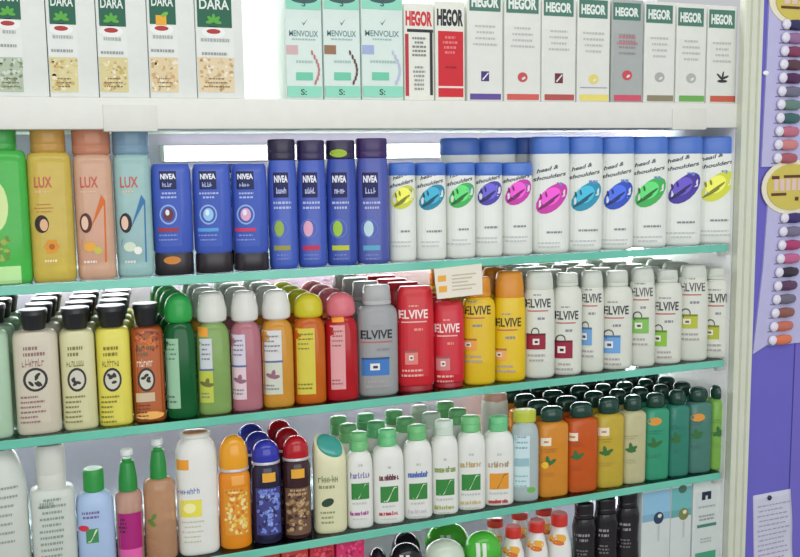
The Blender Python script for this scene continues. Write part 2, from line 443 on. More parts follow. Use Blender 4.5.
# paper note
nx, nz = wall_pt(772, 525, -.003)
note = empty('paper_note', 'white handwritten paper note pinned low on the purple wall', 'note', (nx, -.002, nz))
bm = bmesh.new(); tl = wall_pt(753.5, 496, -.004); tr = wall_pt(791, 489, -.004); br_ = wall_pt(793, 575, -.004); bl = wall_pt(754.5, 585, -.004)
G = []
NU, NV = 12, 16
def note_pt(u, v):
    x = (tl[0] * (1 - u) + tr[0] * u) * (1 - v) + (bl[0] * (1 - u) + br_[0] * u) * v
    z = (tl[1] * (1 - u) + tr[1] * u) * (1 - v) + (bl[1] * (1 - u) + br_[1] * u) * v
    y = -.004 - .016 * max(0, v - .35) ** 1.5 * (u ** 2) - .003 * math.sin(v * 5) ** 2 * u
    x += .008 * max(0, v - .3) * math.sin(v * 6) * u
    return Vector((x - nx, y + .0035, z - nz))
for j in range(NV + 1): G.append([bm.verts.new(note_pt(i / NU, j / NV)) for i in range(NU + 1)])
for j in range(NV):
    for i in range(NU): bm.faces.new((G[j][i], G[j + 1][i], G[j + 1][i + 1], G[j][i + 1]))
o = finish(bm, 'sheet', mat((206, 206, 222), 'paper'), note, smooth=True)
sm = o.modifiers.new('s', 'SOLIDIFY'); sm.thickness = .0005; sm.offset = 1
bm = bmesh.new()
for k in range(15):
    v = .13 + k * .055; u = .1 + random.random() * .05
    while u < random.uniform(.75, .9):
        w = random.uniform(.04, .12)
        q = [note_pt(u, v), note_pt(u, v + .012), note_pt(u + w, v + .010), note_pt(u + w, v - .002)]
        bm.faces.new([bm.verts.new(p + Vector((0, -.0012, 0))) for p in q]); u += w + .03
finish(bm, 'handwriting', mat((160, 160, 184), 'paper'), note, smooth=False)
bm = bmesh.new(); bmesh.ops.create_uvsphere(bm, u_segments=14, v_segments=8, radius=.006)
o = finish(bm, 'push_pin', mat((40, 36, 70), 'shiny'), note); px_, pz_ = wall_pt(770, 498, -.006); o.location = (px_ - nx, -.003, pz_ - nz); o.scale = (1, .6, 1)

# ================================================================ row 0: cartons on the top board
def dara(pl, pr, hr, hb, word, pic, label, pale, icon):
    it = Item('cream_carton', label, 'carton', 0, pl, pr, -48, .07, 'oat cream cartons on the top board', yf=.012, fit=.985, flat=True)
    it.box(mat((222, 226, 220), 'paper'))
    p = Print(it)
    p.rect(pl, -46, hr, hb, (28, 96, 72)); h0 = pl + 2
    p.text(word, pl + 4, hb - 28, hr - 3, hb - 18, (226, 232, 226))
    cx = (pl + hr) / 2
    if icon == 'leaf':
        for a in (40, 90, 140, -10, 190): p.ell(cx + 4 * math.cos(R(a)), hb - 6 - 3.5 * math.sin(R(a)), 4, 1.8, (86, 170, 60), a)
    else:
        p.rect(cx - 6, hb - 9, cx + 5, hb + 1, (232, 170, 50)); p.ell(cx + 3, hb - 10, 4, 2, (120, 180, 60), 30)
    p.done('header_panel')
    p = Print(it)
    p.ell(cx, hb + 5, 12, 6, (236, 238, 232)); p.ell(cx, hb + 4, 7, 2.5, (176, 50, 52))
    p.lines(pl + 5, hb + 11, hr - 2, hb + 15, 1, (170, 176, 170), .8); p.lines(pl + 4, hb + 25, hr - 2, hb + 28, 1, (150, 156, 150), .9)
    p.rect(pl + 3, 57, hr + 3, 92, pale)
    p.speckle(pl + 3, 57, hr + 3, 92, pic, 70, 2.2); p.lines(pl + 8, 78, hr - 2, 90, 3, (120, 104, 70), .3)
    p.done('front_print', film=(222, 226, 220))
OAT = [(214, 196, 132), (232, 224, 190), (196, 172, 104), (222, 210, 160), (186, 150, 96)]
OAT2 = [(224, 202, 160), (236, 226, 200), (206, 164, 110), (214, 190, 150), (190, 160, 112)]
HERB = [(150, 166, 132), (180, 196, 170), (120, 140, 104), (204, 212, 196)]
dara(-6, 46, 21, 19, 'DARA', HERB, 'white carton with a grey green herb picture under its header', (176, 190, 166), 'leaf')
dara(46, 96, 76, 24, 'DARA', OAT, 'yellow oat carton between the herb picture carton and another oat one', (216, 206, 152), 'leaf')
dara(96, 147, 126, 26, 'DARA', OAT, 'yellow oat carton directly beside the one with an orange fruit', (214, 202, 148), 'leaf')
dara(147, 195, 176, 24, 'DARA', OAT2, 'white oat carton with an orange fruit in its green header', (222, 204, 160), 'fruit')
dara(195, 243, 232, 27, 'DARA', OAT2, 'oat carton with leaf sprig beside the bare white gap', (224, 206, 168), 'leaf')
MINT = (142, 214, 188)
for pl, pr, sw, st, lab in ((285, 322, (210, 176, 176), (190, 120, 120), 'mint green carton with pink swatch, beside the bare gap'),
                            (323, 360, (150, 112, 84), (96, 60, 50), 'middle mint green carton with brown swatch and dark hair strand'),
                            (361, 403, (160, 176, 214), (190, 190, 226), 'mint green carton with blue swatch, next to the red cartons')):
    it = Item('mint_carton', lab, 'carton', 0, pl, pr, -34, .06, 'mint cartons on the top board', yf=.012, fit=.99, flat=True)
    it.box(mat((212, 228, 220), 'paper'))
    p = Print(it); c = (pl + pr) / 2; k = pr - pl
    p.rect(pl, -32, pr, 9, MINT); p.ell(c, -2, 14, 5, (60, 90, 92)); p.text('S', c - 2, 0, c + 2, 6, (46, 90, 84)); p.done('header_panel')
    p = Print(it)
    p.poly([(c - 2, 21), (c, 25), (c + 4, 18), (c, 23)], (70, 110, 104))
    p.text('MENVOLIX', pl + 4, 30, pr - 4, 36, (96, 134, 134), .01); p.lines(pl + 6, 38, pr - 6, 40, 1, (160, 190, 182), .8)
    p.rect(pl, 45, pl + 13, 54, sw); p.lines(pl + 8, 60, pr - 6, 63, 1, (170, 196, 188), .8)
    p.rect(pl + 11, 72, pl + 28, 80, (110, 200, 166))
    for q in range(8):
        t = q / 7; p.ell(pr - 10 + 7 * math.sin(t * 2.6), 52 + 30 * t, 1.1, 2.8, st, 10 - 20 * t, 8, 0, 1)
    p.rect(pl, 86, pr, 97, MINT); p.text('S:', c - 3, 89, c + 3, 95, (40, 70, 66)); p.done('front_print', film=(212, 228, 220))
it = Item('dye_carton', 'cream carton with red lettering and black bracket frame', 'carton', 0, 404, 434, 4, .05, 'red lettered cartons', yf=.012, fit=.985, flat=True)
it.box(mat((226, 228, 216), 'paper')); p = Print(it)
p.text('HEGOR', 405.5, 11, 432, 26, (206, 48, 58), .05); p.rect(407, 29, 433, 32, (40, 40, 44)); p.rect(429.5, 29, 433, 95, (40, 40, 44)); p.rect(405, 34, 409, 96, (186, 44, 56))
p.lines(412, 37, 426, 58, 5, (130, 132, 128), .5); p.lines(412, 66, 426, 92, 6, (150, 152, 148), .5); p.done('front_print', film=(226, 228, 216))
it = Item('dye_carton', 'cream carton with black lettering above a solid red panel', 'carton', 0, 435, 465, 2, .05, 'red lettered cartons', yf=.012, fit=.985, flat=True)
it.box(mat((226, 228, 216), 'paper')); p = Print(it)
p.text('HEGOR', 437, 9, 463, 26, (36, 36, 42), .05); p.rect(438, 31, 463.5, 97, (204, 32, 44)); p.lines(442, 36, 458, 56, 4, (226, 120, 120), .5); p.rect(438, 86, 463.5, 88, (236, 214, 208)); p.lines(442, 66, 460, 70, 1, (150, 20, 34), .5); p.done('front_print', film=(226, 228, 216))
HG = [(467, 503, -6, -9, 11, (96, 74, 150), (70, 50, 120), 'purple band and purple emblem', 76), (504, 541, -5, -7, 13, (204, 90, 84), (196, 80, 84), 'light red band and red emblem', 77),
      (541.5, 576, -3, -2, 16, (176, 80, 76), (110, 40, 52), 'dark red band and maroon emblem', 78), (577, 610, -1, 0, 18, (226, 212, 106), (224, 210, 110), 'yellow band and yellow emblem', 79),
      (611, 643, 0, 3, 20, (204, 80, 100), (204, 74, 84), 'crimson band, grey all over', 75), (644, 675, 2, 5, 23, (138, 130, 104), (170, 174, 168), 'olive brown band', 77),
      (676, 706, 4, 8, 26, (106, 170, 80), (176, 180, 172), 'bright green band', 78), (707, 737, 6, 10, 28, (196, 92, 68), (50, 50, 54), 'orange band, last before the post', 78)]
for i, (pl, pr, pt, h0, h1, band, emb, d, ey) in enumerate(HG):
    it = Item('lotion_carton', ('grey' if i == 4 else 'white') + ' lotion carton with green header and ' + d, 'carton', 0, pl, pr, pt, .05, 'green headed lotion cartons', yf=.012, fit=.985, flat=True)
    it.box(mat((168, 174, 170) if i == 4 else (222, 225, 216), 'paper'))
    p = Print(it); e = 1 if i < 2 else .5; c = (pl + pr) / 2
    p.rect(pl + 2.5, h0, pr - 2.5, h1, (74, 122, 106)); p.text('HEGOR', pl + 4.5, h0 + 4.5, pr - 4.5, h1 - 3.5, (226, 234, 226), .05); p.done('header_panel')
    p = Print(it); y0 = h1 + 14
    p.lines(pl + 5, y0, pr - 5, y0 + 24, 4, (188, 190, 184) if i != 4 else (150, 140, 142), .35)
    if i == 4: p.lines(pl + 4, y0 + 2, pr - 4, y0 + 14, 2, (196, 120, 132), .4)
    yb = proj(it.x, .012, ZT)[1]
    if i == 0 or i == 2: p.rect(c - 4, ey - 5, c + 4, ey + 5, emb); p.poly([(c - 3, ey + 3), (c + 3, ey - 4), (c + 3.6, ey - 3), (c - 2, ey + 4)], (230, 230, 230))
    elif i == 7:
        for a in (20, 80, 140): p.ell(c + 3 * math.cos(R(a)), ey - 2 * math.sin(R(a)), 4, 1.2, emb, a)
        p.ell(c, ey + 3, 5, 1.5, emb)
    else: p.ell(c, ey, 5, 5, emb); p.ell(c + 1, ey + 1, 2, 1.2, (226, 226, 220), 30)
    if i == 3: p.rect(pl + 3, 87, pr - 3, 88, (160, 156, 190))
    p.rect(pl + 3, yb - 7.5, pr - 2, yb - 1.5, band); p.done('front_print', film=(168, 174, 170) if i == 4 else (222, 225, 216))

# ================================================================ row 1
it = Item('shampoo_bottle', 'bright green shampoo bottle with a pale oval on the upper shelf', 'bottle', 1, -24, 30, 130, .06)
it.body(SQUAREISH, it.z(150), mat((90, 206, 92), 'liquid')); it.cap(FLAT, it.z(150), it.H, it.W * .33, .022, mat((60, 160, 70)))
p = Print(it); p.ell(-6, 205, 14, 26, (214, 232, 160)); p.rect(-20, 266, 22, 284, (190, 236, 160)); p.speckle(-16, 232, 12, 262, [(110, 140, 50), (90, 170, 60), (160, 180, 80)], 30, 3); p.done()
def lux(pl, pr, pt, bt, cl, cr, bc, cc, label, style):
    it = Item('shampoo_bottle', label, 'bottle', 1, pl, pr, pt, .056, 'pastel shampoo bottles with portrait labels')
    it.body(SQUAREISH, it.z(bt), mat(bc, 'liquid')); it.cap(FLAT, it.z(bt), it.H, (cr - cl) * it.kx / 2, .024, mat(cc, 'liquid'))
    p = Print(it); x = pl + 4
    p.text('LUX', x + 2, 176, x + 20, 187, (196, 90, 80), .02); p.lines(x + 2, 190, x + 18, 193, 1, (226, 190, 150), .6)
    if style == 0:
        p.lines(x + 2, 203, x + 22, 214, 3, (184, 110, 40), .25); p.ell(x + 10, 223, 7, 9, (40, 30, 26)); p.ell(x + 12, 224, 4, 6, (226, 180, 140))
        for a in range(0, 360, 60): p.ell(x + 20 + 4 * math.cos(R(a)), 246 + 4 * math.sin(R(a)), 4, 2.4, (226, 150, 40), -a)
        p.ell(x + 20, 246, 3, 3, (180, 100, 30)); p.lines(x + 12, 259, x + 26, 262, 1, (240, 220, 180), .8)
    else:
        sc = (214, 110, 40) if style == 1 else (56, 120, 170)
        p.poly([(x + 23, 194), (x + 27, 200), (x + 29, 262), (x + 2, 264), (x + 4, 240), (x + 14, 224)], sc)
        p.ell(x + 8, 222, 6, 10, (90, 40, 30) if style == 1 else (36, 34, 40)); p.ell(x + 7, 222, 3.4, 7, (232, 196, 170))
        p.ell(x + 12, 246, 6, 5, (230, 170, 60) if style == 1 else (210, 224, 200)); p.ell(x + 20, 250, 4, 4, (200, 190, 80) if style == 1 else (240, 240, 230)); p.lines(x + 5, 260, x + 20, 263, 1, (240, 230, 220), .8)
    p.done()
lux(28, 74, 128, 152, 28, 63, (230, 204, 96), (214, 168, 86), 'golden yellow shampoo bottle beside the green one', 0)
lux(74, 114, 128, 154, 66, 104, (236, 192, 162), (216, 148, 116), 'peach orange shampoo bottle with portrait label', 1)
lux(114, 152, 128, 154, 110, 146, (182, 220, 216), (140, 174, 196), 'pale aqua shampoo bottle with portrait label', 2)
BL = (66, 94, 188)
def nivea_small(pl, pr, ring, pill, label, sticker=False):
    it = Item('conditioner_bottle', label, 'bottle', 1, pl, pr, 164, .045, 'blue bottles standing on black caps')
    zc = it.z(253)
    it.body([(0, .9, .9, 2.6), (.03, 1, 1, 2.6), (.75, 1, .95, 2.6), (.9, .98, .86, 2.6), (.97, .94, .7, 2.6), (1, .88, .5, 2.6)], it.H, mat(BL), z0=zc)
    bf = it.front
    it.cap([(0, .92, .92, 2.6), (.06, .98, .98, 2.6), (.9, .98, .98, 2.6), (1, .93, .93, 2.6)], 0, zc, it.W / 2, it.dep / 2, mat((44, 38, 44)))
    p = Print(it, bf); c = (pl + pr) / 2 - 2; x = c - 12
    p.rect(x - 1, 168, x + 24, 246, (64, 92, 184)); p.rect(x + 1, 171, x + 18, 189, (20, 26, 80)); p.text('NIVEA', x + 2, 173.5, x + 17, 179, (232, 236, 246), .04); p.word(x + 4, 182, x + 14, 186.5, (170, 190, 230), 4)
    p.lines(x + 1, 192, x + 20, 200, 2, (176, 190, 232), .45)
    p.ell(x + 10, 214, 8.5, 10, (150, 180, 226), hole=.84); p.ell(x + 10, 214, 5, 6.5, ring); p.ell(x + 9, 212, 2, 3, (230, 236, 244))
    p.rect(x, 227.5, x + 20, 231, pill); p.lines(x, 234, x + 20, 243, 2, (140, 160, 220), .3); p.done()
    if sticker:
        p = Print(it, it.capfront); p.ell(c + 2, 260, 8.5, 4, (206, 130, 50)); p.done('price_sticker', parent=it.capo)
    return it
n0 = nivea_small(152, 193, (110, 50, 60), (170, 50, 60), 'blue bottle standing on a black cap with an orange sticker', True)
n1 = nivea_small(193, 232, (150, 200, 240), (90, 160, 220), 'blue bottle on a black cap with light blue ring emblem')
n2 = nivea_small(232, 268, (226, 170, 200), (206, 60, 100), 'blue bottle on a black cap with pink ring emblem')
def nivea_tall(pl, pr, pt, bt, ring, pill, cc, bc, label, sticker=False):
    it = Item('shampoo_bottle', label, 'bottle', 1, pl, pr, pt, .045, 'tall blue bottles with dark caps')
    it.body([(0, .9, .88, 2.6), (.02, .98, .96, 2.6), (.04, 1, 1, 2.6), (.7, 1, 1, 2.6), (.88, .98, .97, 2.6), (.96, .95, .93, 2.6), (1, .9, .88, 2.6)], it.z(bt), mat(bc))
    it.cap(FLAT, it.z(bt), it.H, it.W * .475, .0195, mat(cc))
    p = Print(it); c = (pl + pr) / 2 - 1
    p.rect(c - 8, 172, c + 7, 197, (22, 24, 84)); p.text('NIVEA', c - 7, 175, c + 6, 182, (236, 238, 246), .04); p.word(c - 5, 187, c + 5, 193, (190, 200, 236), 4)
    p.lines(c - 8, 201, c + 10, 211, 2, (180, 190, 230), .45); p.ell(c - 1, 228, 8, 10, (90, 120, 200), hole=.82); p.ell(c - 2, 228, 4.5, 8, ring)
    p.rect(c - 7, 245, c + 9, 250, pill); p.lines(c - 7, 254, c + 9, 262, 2, (120, 140, 210), .3); p.done(film=bc)
    if sticker:
        p = Print(it, it.capfront); p.ell(c - 1, 153, 8, 4, (160, 190, 50)); p.done('price_sticker', parent=it.capo)
    return it
t0 = nivea_tall(268, 297, 139, 160, (150, 180, 80), (150, 150, 80), (40, 32, 62), (66, 94, 186), 'tall blue bottle with olive pill mark and dark cap')
t1 = nivea_tall(297, 326, 140, 160, (226, 170, 196), (190, 50, 90), (48, 36, 80), (64, 90, 182), 'tall blue bottle with pink emblem and red pill mark')
t2 = nivea_tall(326, 356, 140, 159, (160, 200, 70), (190, 200, 60), (44, 36, 70), (56, 80, 168), 'tall blue bottle with a lime sticker on its dark cap', True)
t3 = nivea_tall(356, 388, 138, 158, (190, 220, 226), (90, 170, 200), (60, 40, 96), (78, 90, 168), 'tall blue bottle with cyan pill mark beside the white bottles')
def hs(pl, pr, pt, ct, ey, col, small, label, yf=.016):
    it = Item('dandruff_shampoo', label, 'bottle', 1, pl, pr, pt, .05, 'white shampoos with blue caps', yf=yf, fit=.97)
    it.body(OVAL[:-2] + [(.985, .97, .95, 2.6), (1, .95, .93, 2.6)], it.z(ct), mat((228, 232, 224)))
    it.cap([(0, .96, .95, 2.6), (.06, .98, .98, 2.6), (.8, .98, .98, 2.6), (.94, .94, .93, 2.6), (1, .86, .84, 2.6)], it.z(ct), it.H, it.W / 2, .025, mat((78, 120, 202)))
    p = Print(it); c = (pl + pr) / 2; k = (pr - pl) / 33; a = ey - (22 if not small else 14)
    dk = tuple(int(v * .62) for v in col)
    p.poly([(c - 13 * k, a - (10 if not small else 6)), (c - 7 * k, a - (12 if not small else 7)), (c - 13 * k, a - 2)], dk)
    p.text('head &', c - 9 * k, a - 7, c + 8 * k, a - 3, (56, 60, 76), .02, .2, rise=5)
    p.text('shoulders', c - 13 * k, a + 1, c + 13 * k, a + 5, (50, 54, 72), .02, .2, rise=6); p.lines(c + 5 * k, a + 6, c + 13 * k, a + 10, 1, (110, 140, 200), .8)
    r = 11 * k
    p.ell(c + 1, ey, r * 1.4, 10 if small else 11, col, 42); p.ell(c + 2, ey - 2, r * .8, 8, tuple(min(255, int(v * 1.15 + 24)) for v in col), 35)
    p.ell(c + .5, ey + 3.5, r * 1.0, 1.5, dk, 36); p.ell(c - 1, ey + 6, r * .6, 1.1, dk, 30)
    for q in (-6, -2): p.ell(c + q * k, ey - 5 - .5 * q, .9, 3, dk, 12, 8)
    p.lines(c - 4 * k, ey + 33, c + 13 * k, ey + 37, 1, (140, 146, 150), .5); p.lines(c - 12 * k, ey + 44, c + 13 * k, ey + 52, 2, (196, 200, 200), .35); p.done(film=(228, 232, 224))
    return it
HSS = [(388, 415, 197, (206, 214, 70), 'yellow green'), (415, 445, 197, (40, 140, 170), 'teal blue'), (445, 474, 195, (70, 180, 90), 'green'), (474, 501, 193, (80, 70, 170), 'violet'), (501, 530.5, 192, (200, 60, 170), 'magenta')]
HSL = [(531, 567, 198, (206, 60, 170), 'magenta'), (567, 600, 196, (44, 150, 180), 'teal blue'), (600, 631, 195, (50, 84, 190), 'royal blue'), (631, 664, 192, (70, 180, 90), 'green'), (664, 698, 188, (76, 60, 160), 'violet'), (698, 731, 186, (214, 220, 70), 'yellow')]
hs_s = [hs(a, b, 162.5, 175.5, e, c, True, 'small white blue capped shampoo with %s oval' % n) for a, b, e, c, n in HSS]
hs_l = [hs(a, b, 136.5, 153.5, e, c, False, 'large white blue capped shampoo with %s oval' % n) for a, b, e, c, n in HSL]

# ================================================================ row 2
RING = (52, 44, 44)
def herbal(pl, pr, pt, bt, cl, cr, bc, label, kind='plastic', ink=(110, 100, 70), amber=False):
    it = Item('herbal_shampoo', label, 'bottle', 2, pl, pr, pt, .05, 'herbal shampoos with black caps')
    it.body(SQUAREISH[:-3] + [(.94, .985, .97, 3.6), (.97, .93, .9, 3.2), (.985, .84, .84, 2.8), (.992, .5, .55, 2), (1, .46, .5, 2)], it.z(bt), mat(bc, kind))
    it.cap(FLARE, it.z(bt), it.H, (cr - cl) * it.kx / 2, (cr - cl) * it.kx / 2, mat((34, 36, 40)))
    p = Print(it); c = (pl + pr) / 2 - 1; k = (pr - pl) / 42
    if amber: p.speckle(pl + 4, 330, pr - 4, 352, [(214, 120, 50), (120, 50, 20), (190, 90, 40)], 60, 2)
    p.lines(c - 11 * k, 346, c + 9 * k, 358, 2, ink, .55, False); p.word(c - 12 * k, 358, c + 8 * k, 366, ink if not amber else (236, 214, 190), 7)
    p.ell(c, 379, 11 * k, 12, RING if not amber else (60, 44, 40)); p.ell(c, 379, 8.6 * k, 9.5, (206, 204, 186), hole=.0)
    for q in range(5): p.ell(c + random.uniform(-4, 4) * k, 379 + random.uniform(-5, 5), 3.4 * k, 1.6, RING, random.uniform(0, 180), 8)
    if amber: p.rect(c - 13 * k, 392, c + 11 * k, 401, (206, 186, 150)); p.ell(c, 415, 14, 4, (240, 180, 90))
    p.lines(c - 13 * k, 395 if not amber else 404, c + 10 * k, 425, 6, ink if not amber else (100, 60, 40), .35, False); p.done(film=bc)
    return it
herb = [herbal(-34, 11, 309, 332, -26, 2, (172, 202, 172), 'pale green herbal bottle with black cap beside the beige pink one', ink=(120, 150, 120)),
        herbal(13, 60, 308, 331, 17, 46, (206, 198, 176), 'beige pink herbal bottle with black cap and dark round emblem', ink=(150, 110, 110)),
        herbal(60, 96, 306, 330, 54, 83, (212, 208, 160), 'pale cream green black capped herbal bottle between beige and yellow', ink=(130, 124, 70)),
        herbal(96, 131, 304, 328, 92, 121, (222, 212, 84), 'yellow black capped herbal bottle beside the amber one', ink=(130, 120, 40)),
        herbal(131, 164, 302, 327, 128, 153, (180, 92, 40), 'clear amber herbal bottle with black cap and round emblem', 'liquid', amber=True)]
def shower(pl, pr, pt, bt, bc, cc, lab, label, lx, stick=None, dome=True, sub=None):
    it = Item('shower_gel', label, 'bottle', 2, pl, pr, pt, .046, 'shower gels with rounded caps')
    it.body(ROUNDSH, it.z(bt), mat(bc, 'liquid'))
    it.cap(DOME if dome else [(0, .7, .7, 2), (.08, .95, .95, 2), (.2, 1, 1, 2), (.45, 1, 1, 2), (.5, .97, .97, 2), (.55, .95, .95, 2), (.85, .82, .82, 2), (.95, .7, .7, 2), (1, .5, .5, 2)], it.z(bt), it.H, it.W * .45, it.dep * .46, mat(cc))
    p = Print(it)
    p.rect(lx[0], lx[1], lx[2], lx[3], lab); m = (lx[1] + lx[3]) / 2
    if sub:
        p.rect(lx[0], m, lx[2], lx[3], sub); p.rect(lx[0], m - 2, lx[2], m, (90, 110, 150))
        for a in (10, 80, 150): p.ell((lx[0] + lx[2]) / 2 + 3 * math.cos(R(a)), m + 15 - 4 * math.sin(R(a)), 4, 2, (110, 110, 50) if sub[2] < 120 else (150, 100, 120), a)
    p.lines(lx[0] + 2, lx[1] + 5, lx[2] - 3, lx[1] + 24, 4, tuple(int(v * .62) for v in lab), .3, False)
    p.lines(lx[0] + 2, m + 22, lx[2] - 3, lx[3] - 3, 2, tuple(int(v * .6) for v in lab), .4, False); p.done()
    if stick:
        p = Print(it); p.rect(stick[0], stick[1], stick[2], stick[3], (236, 160, 50)); p.done('price_sticker', parent=it.bodyo)
    return it
show = [shower(164, 196, 292, 323, (24, 108, 56), (40, 160, 70), (150, 196, 160), 'dark green shower gel with bright green domed cap', (165, 338, 181, 408)),
        shower(196, 230, 291, 324, (156, 192, 110), (216, 218, 208), (206, 212, 214), 'light green shower gel with white cap and orange sticker', (200, 338, 214, 402), (199, 327, 208, 336), False, (190, 200, 70)),
        shower(230, 261, 290, 323, (208, 136, 148), (220, 220, 212), (214, 206, 220), 'dusty pink shower gel with white cap', (232, 334, 247, 399), None, False, (224, 200, 206)),
        shower(261, 293, 289, 321, (236, 172, 66), (222, 222, 214), (216, 216, 214), 'orange shower gel with white cap and pale label', (263, 330, 283, 394), None, False, (206, 210, 190)),
        shower(293, 325, 292, 318, (226, 118, 32), (206, 194, 34), (214, 200, 70), 'orange shower gel with a yellow domed cap', (297, 328, 316, 394)),
        shower(325, 357, 291, 317, (206, 36, 46), (218, 112, 122), (226, 160, 160), 'red shower gel with a pink domed cap', (331, 325, 346, 389), (333, 314, 344, 322))]
def elvive(pl, pr, pt, bt, cw, bc, cc, tx, ty, sq, sqc, tc, label, capw=None, group='white family shampoo bottles', inv=False, bag=True, word='ELVIVE'):
    it = Item('family_shampoo', label, 'bottle', 2, pl, pr, pt, .046, group, fit=.965)
    if inv:
        zc = it.z(inv)
        it.body([(0, .92, .9, 2.8), (.03, 1, 1, 2.8), (.7, 1, .97, 2.8), (.88, .96, .88, 2.8), (.96, .9, .74, 2.8), (1, .78, .5, 2.8)], it.H, mat(bc), z0=zc); bf = it.front
        it.cap(DISC, 0, zc, it.W * .47, it.dep * .45, mat(cc)); it.front = bf
    elif cw is None:   # cap as wide as the shoulders
        it.body(OVAL[:4] + [(.85, .98, .96, 2.6), (.95, .94, .9, 2.6), (1, .9, .85, 2.6)], it.z(bt), mat(bc))
        it.cap([(0, .87, .82, 2.6), (.05, .89, .84, 2.6), (.55, .86, .78, 2.6), (.85, .78, .64, 2.6), (.95, .7, .54, 2.6), (1, .56, .4, 2.6)], it.z(bt), it.H, it.W / 2, it.dep / 2, mat(cc))
    else:
        it.body(OVAL[:5] + [(.9, .98, .96, 2.6), (.95, .92, .88, 2.6), (.98, .8, .78, 2.5), (1, .66, .66, 2.4)], it.z(bt), mat(bc))
        it.cap([(0, .9, .9, 2.4), (.05, 1, 1, 2.4), (.2, 1, 1, 2.4), (.24, .96, .96, 2.4), (.28, 1, 1, 2.4), (.9, .92, .9, 2.4), (1, .82, .8, 2.4)], it.z(bt), it.H, cw * it.kx / 2, it.dep * .34, mat(cc))
    p = Print(it); c = tx; k = (pr - pl) / 30
    p.lines(c - 4, ty - 9, c + 6, ty - 6, 1, GREY if sum(bc) > 400 else (230, 160, 150), .5)
    p.text(word, c - 11 * k, ty - 4.4, c + 11 * k, ty + 4.4, tc, .025); p.rect(c - 11 * k, ty + 7, c + 11 * k, ty + 8.2, (190, 90, 90) if sum(tc) < 300 else (236, 190, 180))
    p.lines(c, ty + 14, c + 9 * k, ty + 18, 1, (140, 140, 150) if sum(bc) > 400 else (236, 150, 130), .6)
    sx, sy, sw, sh = sq
    if bag: p.ell(sx - 1, sy - sh - 1, sw * .45, 5, (60, 50, 50), 0, 16, .78)
    p.rect(sx - sw, sy - sh, sx + sw, sy + sh, sqc); p.rect(sx - sw, sy - sh, sx + sw, sy - sh + 2, tuple(int(v * .7) for v in sqc))
    p.rect(sx - sw * .4, sy - sh * .35, sx + sw * .3, sy + sh * .4, (236, 232, 224)); p.rect(sx - sw * .2, sy - sh * .1, sx + sw * .15, sy + sh * .2, tuple(int(v * .5) for v in sqc))
    p.lines(c - 9 * k, sy + sh + 5, c + 9 * k, sy + sh + 15, 2, (176, 166, 166) if sum(bc) > 400 else (240, 180, 170), .4); p.done(film=bc)
    return it
ELVG = 'coloured family shampoos'
elv = [elvive(357, 397, 284, 306, 27, (154, 156, 156), (176, 178, 176), 377, 334, (376, 366, 13, 9), (60, 120, 190), (44, 44, 50), 'silver grey shampoo with a blue square emblem', group=ELVG, bag=False),
       elvive(397, 433, 285, None, None, (204, 32, 44), (150, 20, 30), 413, 314, (412, 357, 6, 7), (226, 130, 120), (246, 226, 220), 'taller bright red shampoo beside the grey bottle', group=ELVG, inv=386, bag=False),
       elvive(433, 463, 300, None, None, (206, 36, 52), (160, 24, 36), 446, 328, (444, 363, 6, 7), (214, 130, 130), (246, 226, 220), 'shorter red shampoo below the price card', group=ELVG, inv=383, bag=False),
       elvive(463, 494, 276, 298, 22, (224, 186, 26), (214, 140, 36), 473, 310, (470, 344, 7, 6), (236, 160, 70), (60, 56, 40), 'yellow shampoo partly behind the price card', group=ELVG, bag=False),
       elvive(494, 524, 270, 298, None, (226, 190, 18), (216, 140, 30), 506, 322, (501, 354, 6, 6), (236, 170, 90), (60, 56, 40), 'yellow shampoo with an orange cap', group=ELVG, bag=False)]
EW = (216, 219, 206); EC = (208, 212, 200)
elv += [elvive(524, 553, 270, 290, None, EW, EC, 537, 303, (537, 341, 8, 8), (150, 24, 50), (70, 70, 74), 'white shampoo with dark red emblem beside the yellow one'),
        elvive(553, 580, 272, 287, 19, EW, EC, 565, 315, (563, 349, 9, 9), (150, 24, 56), (60, 60, 64), 'white narrow capped conditioner with dark red emblem'),
        elvive(580, 602, 270, 288, None, EW, EC, 589, 298, (586, 336, 6, 9), (110, 160, 210), (80, 80, 84), 'white shampoo with slim blue emblem'),
        elvive(602, 630, 270, 287, 19, EW, EC, 613, 310, (611, 344, 9, 9), (110, 164, 220), (60, 60, 64), 'white narrow capped conditioner with blue emblem'),
        elvive(630, 653, 267, 286, None, EW, EC, 640, 292, (640, 325, 8, 8), (130, 190, 90), (96, 96, 98), 'white shampoo with green emblem'),
        elvive(653, 679, 269, 283, 18, EW, EC, 665, 306, (660, 338, 7, 8), (140, 190, 60), (70, 70, 74), 'white narrow capped conditioner with lime green emblem'),
        elvive(679, 705, 264, 282, None, EW, EC, 691, 287, (689, 321, 8, 7), (184, 190, 60), (96, 96, 98), 'white shampoo with yellow olive emblem'),
        elvive(705, 728, 267, 280, 18, EW, EC, 715, 298, (712, 332, 7, 7), (176, 184, 50), (70, 70, 74), 'white conditioner with yellow emblem, last before the post')]
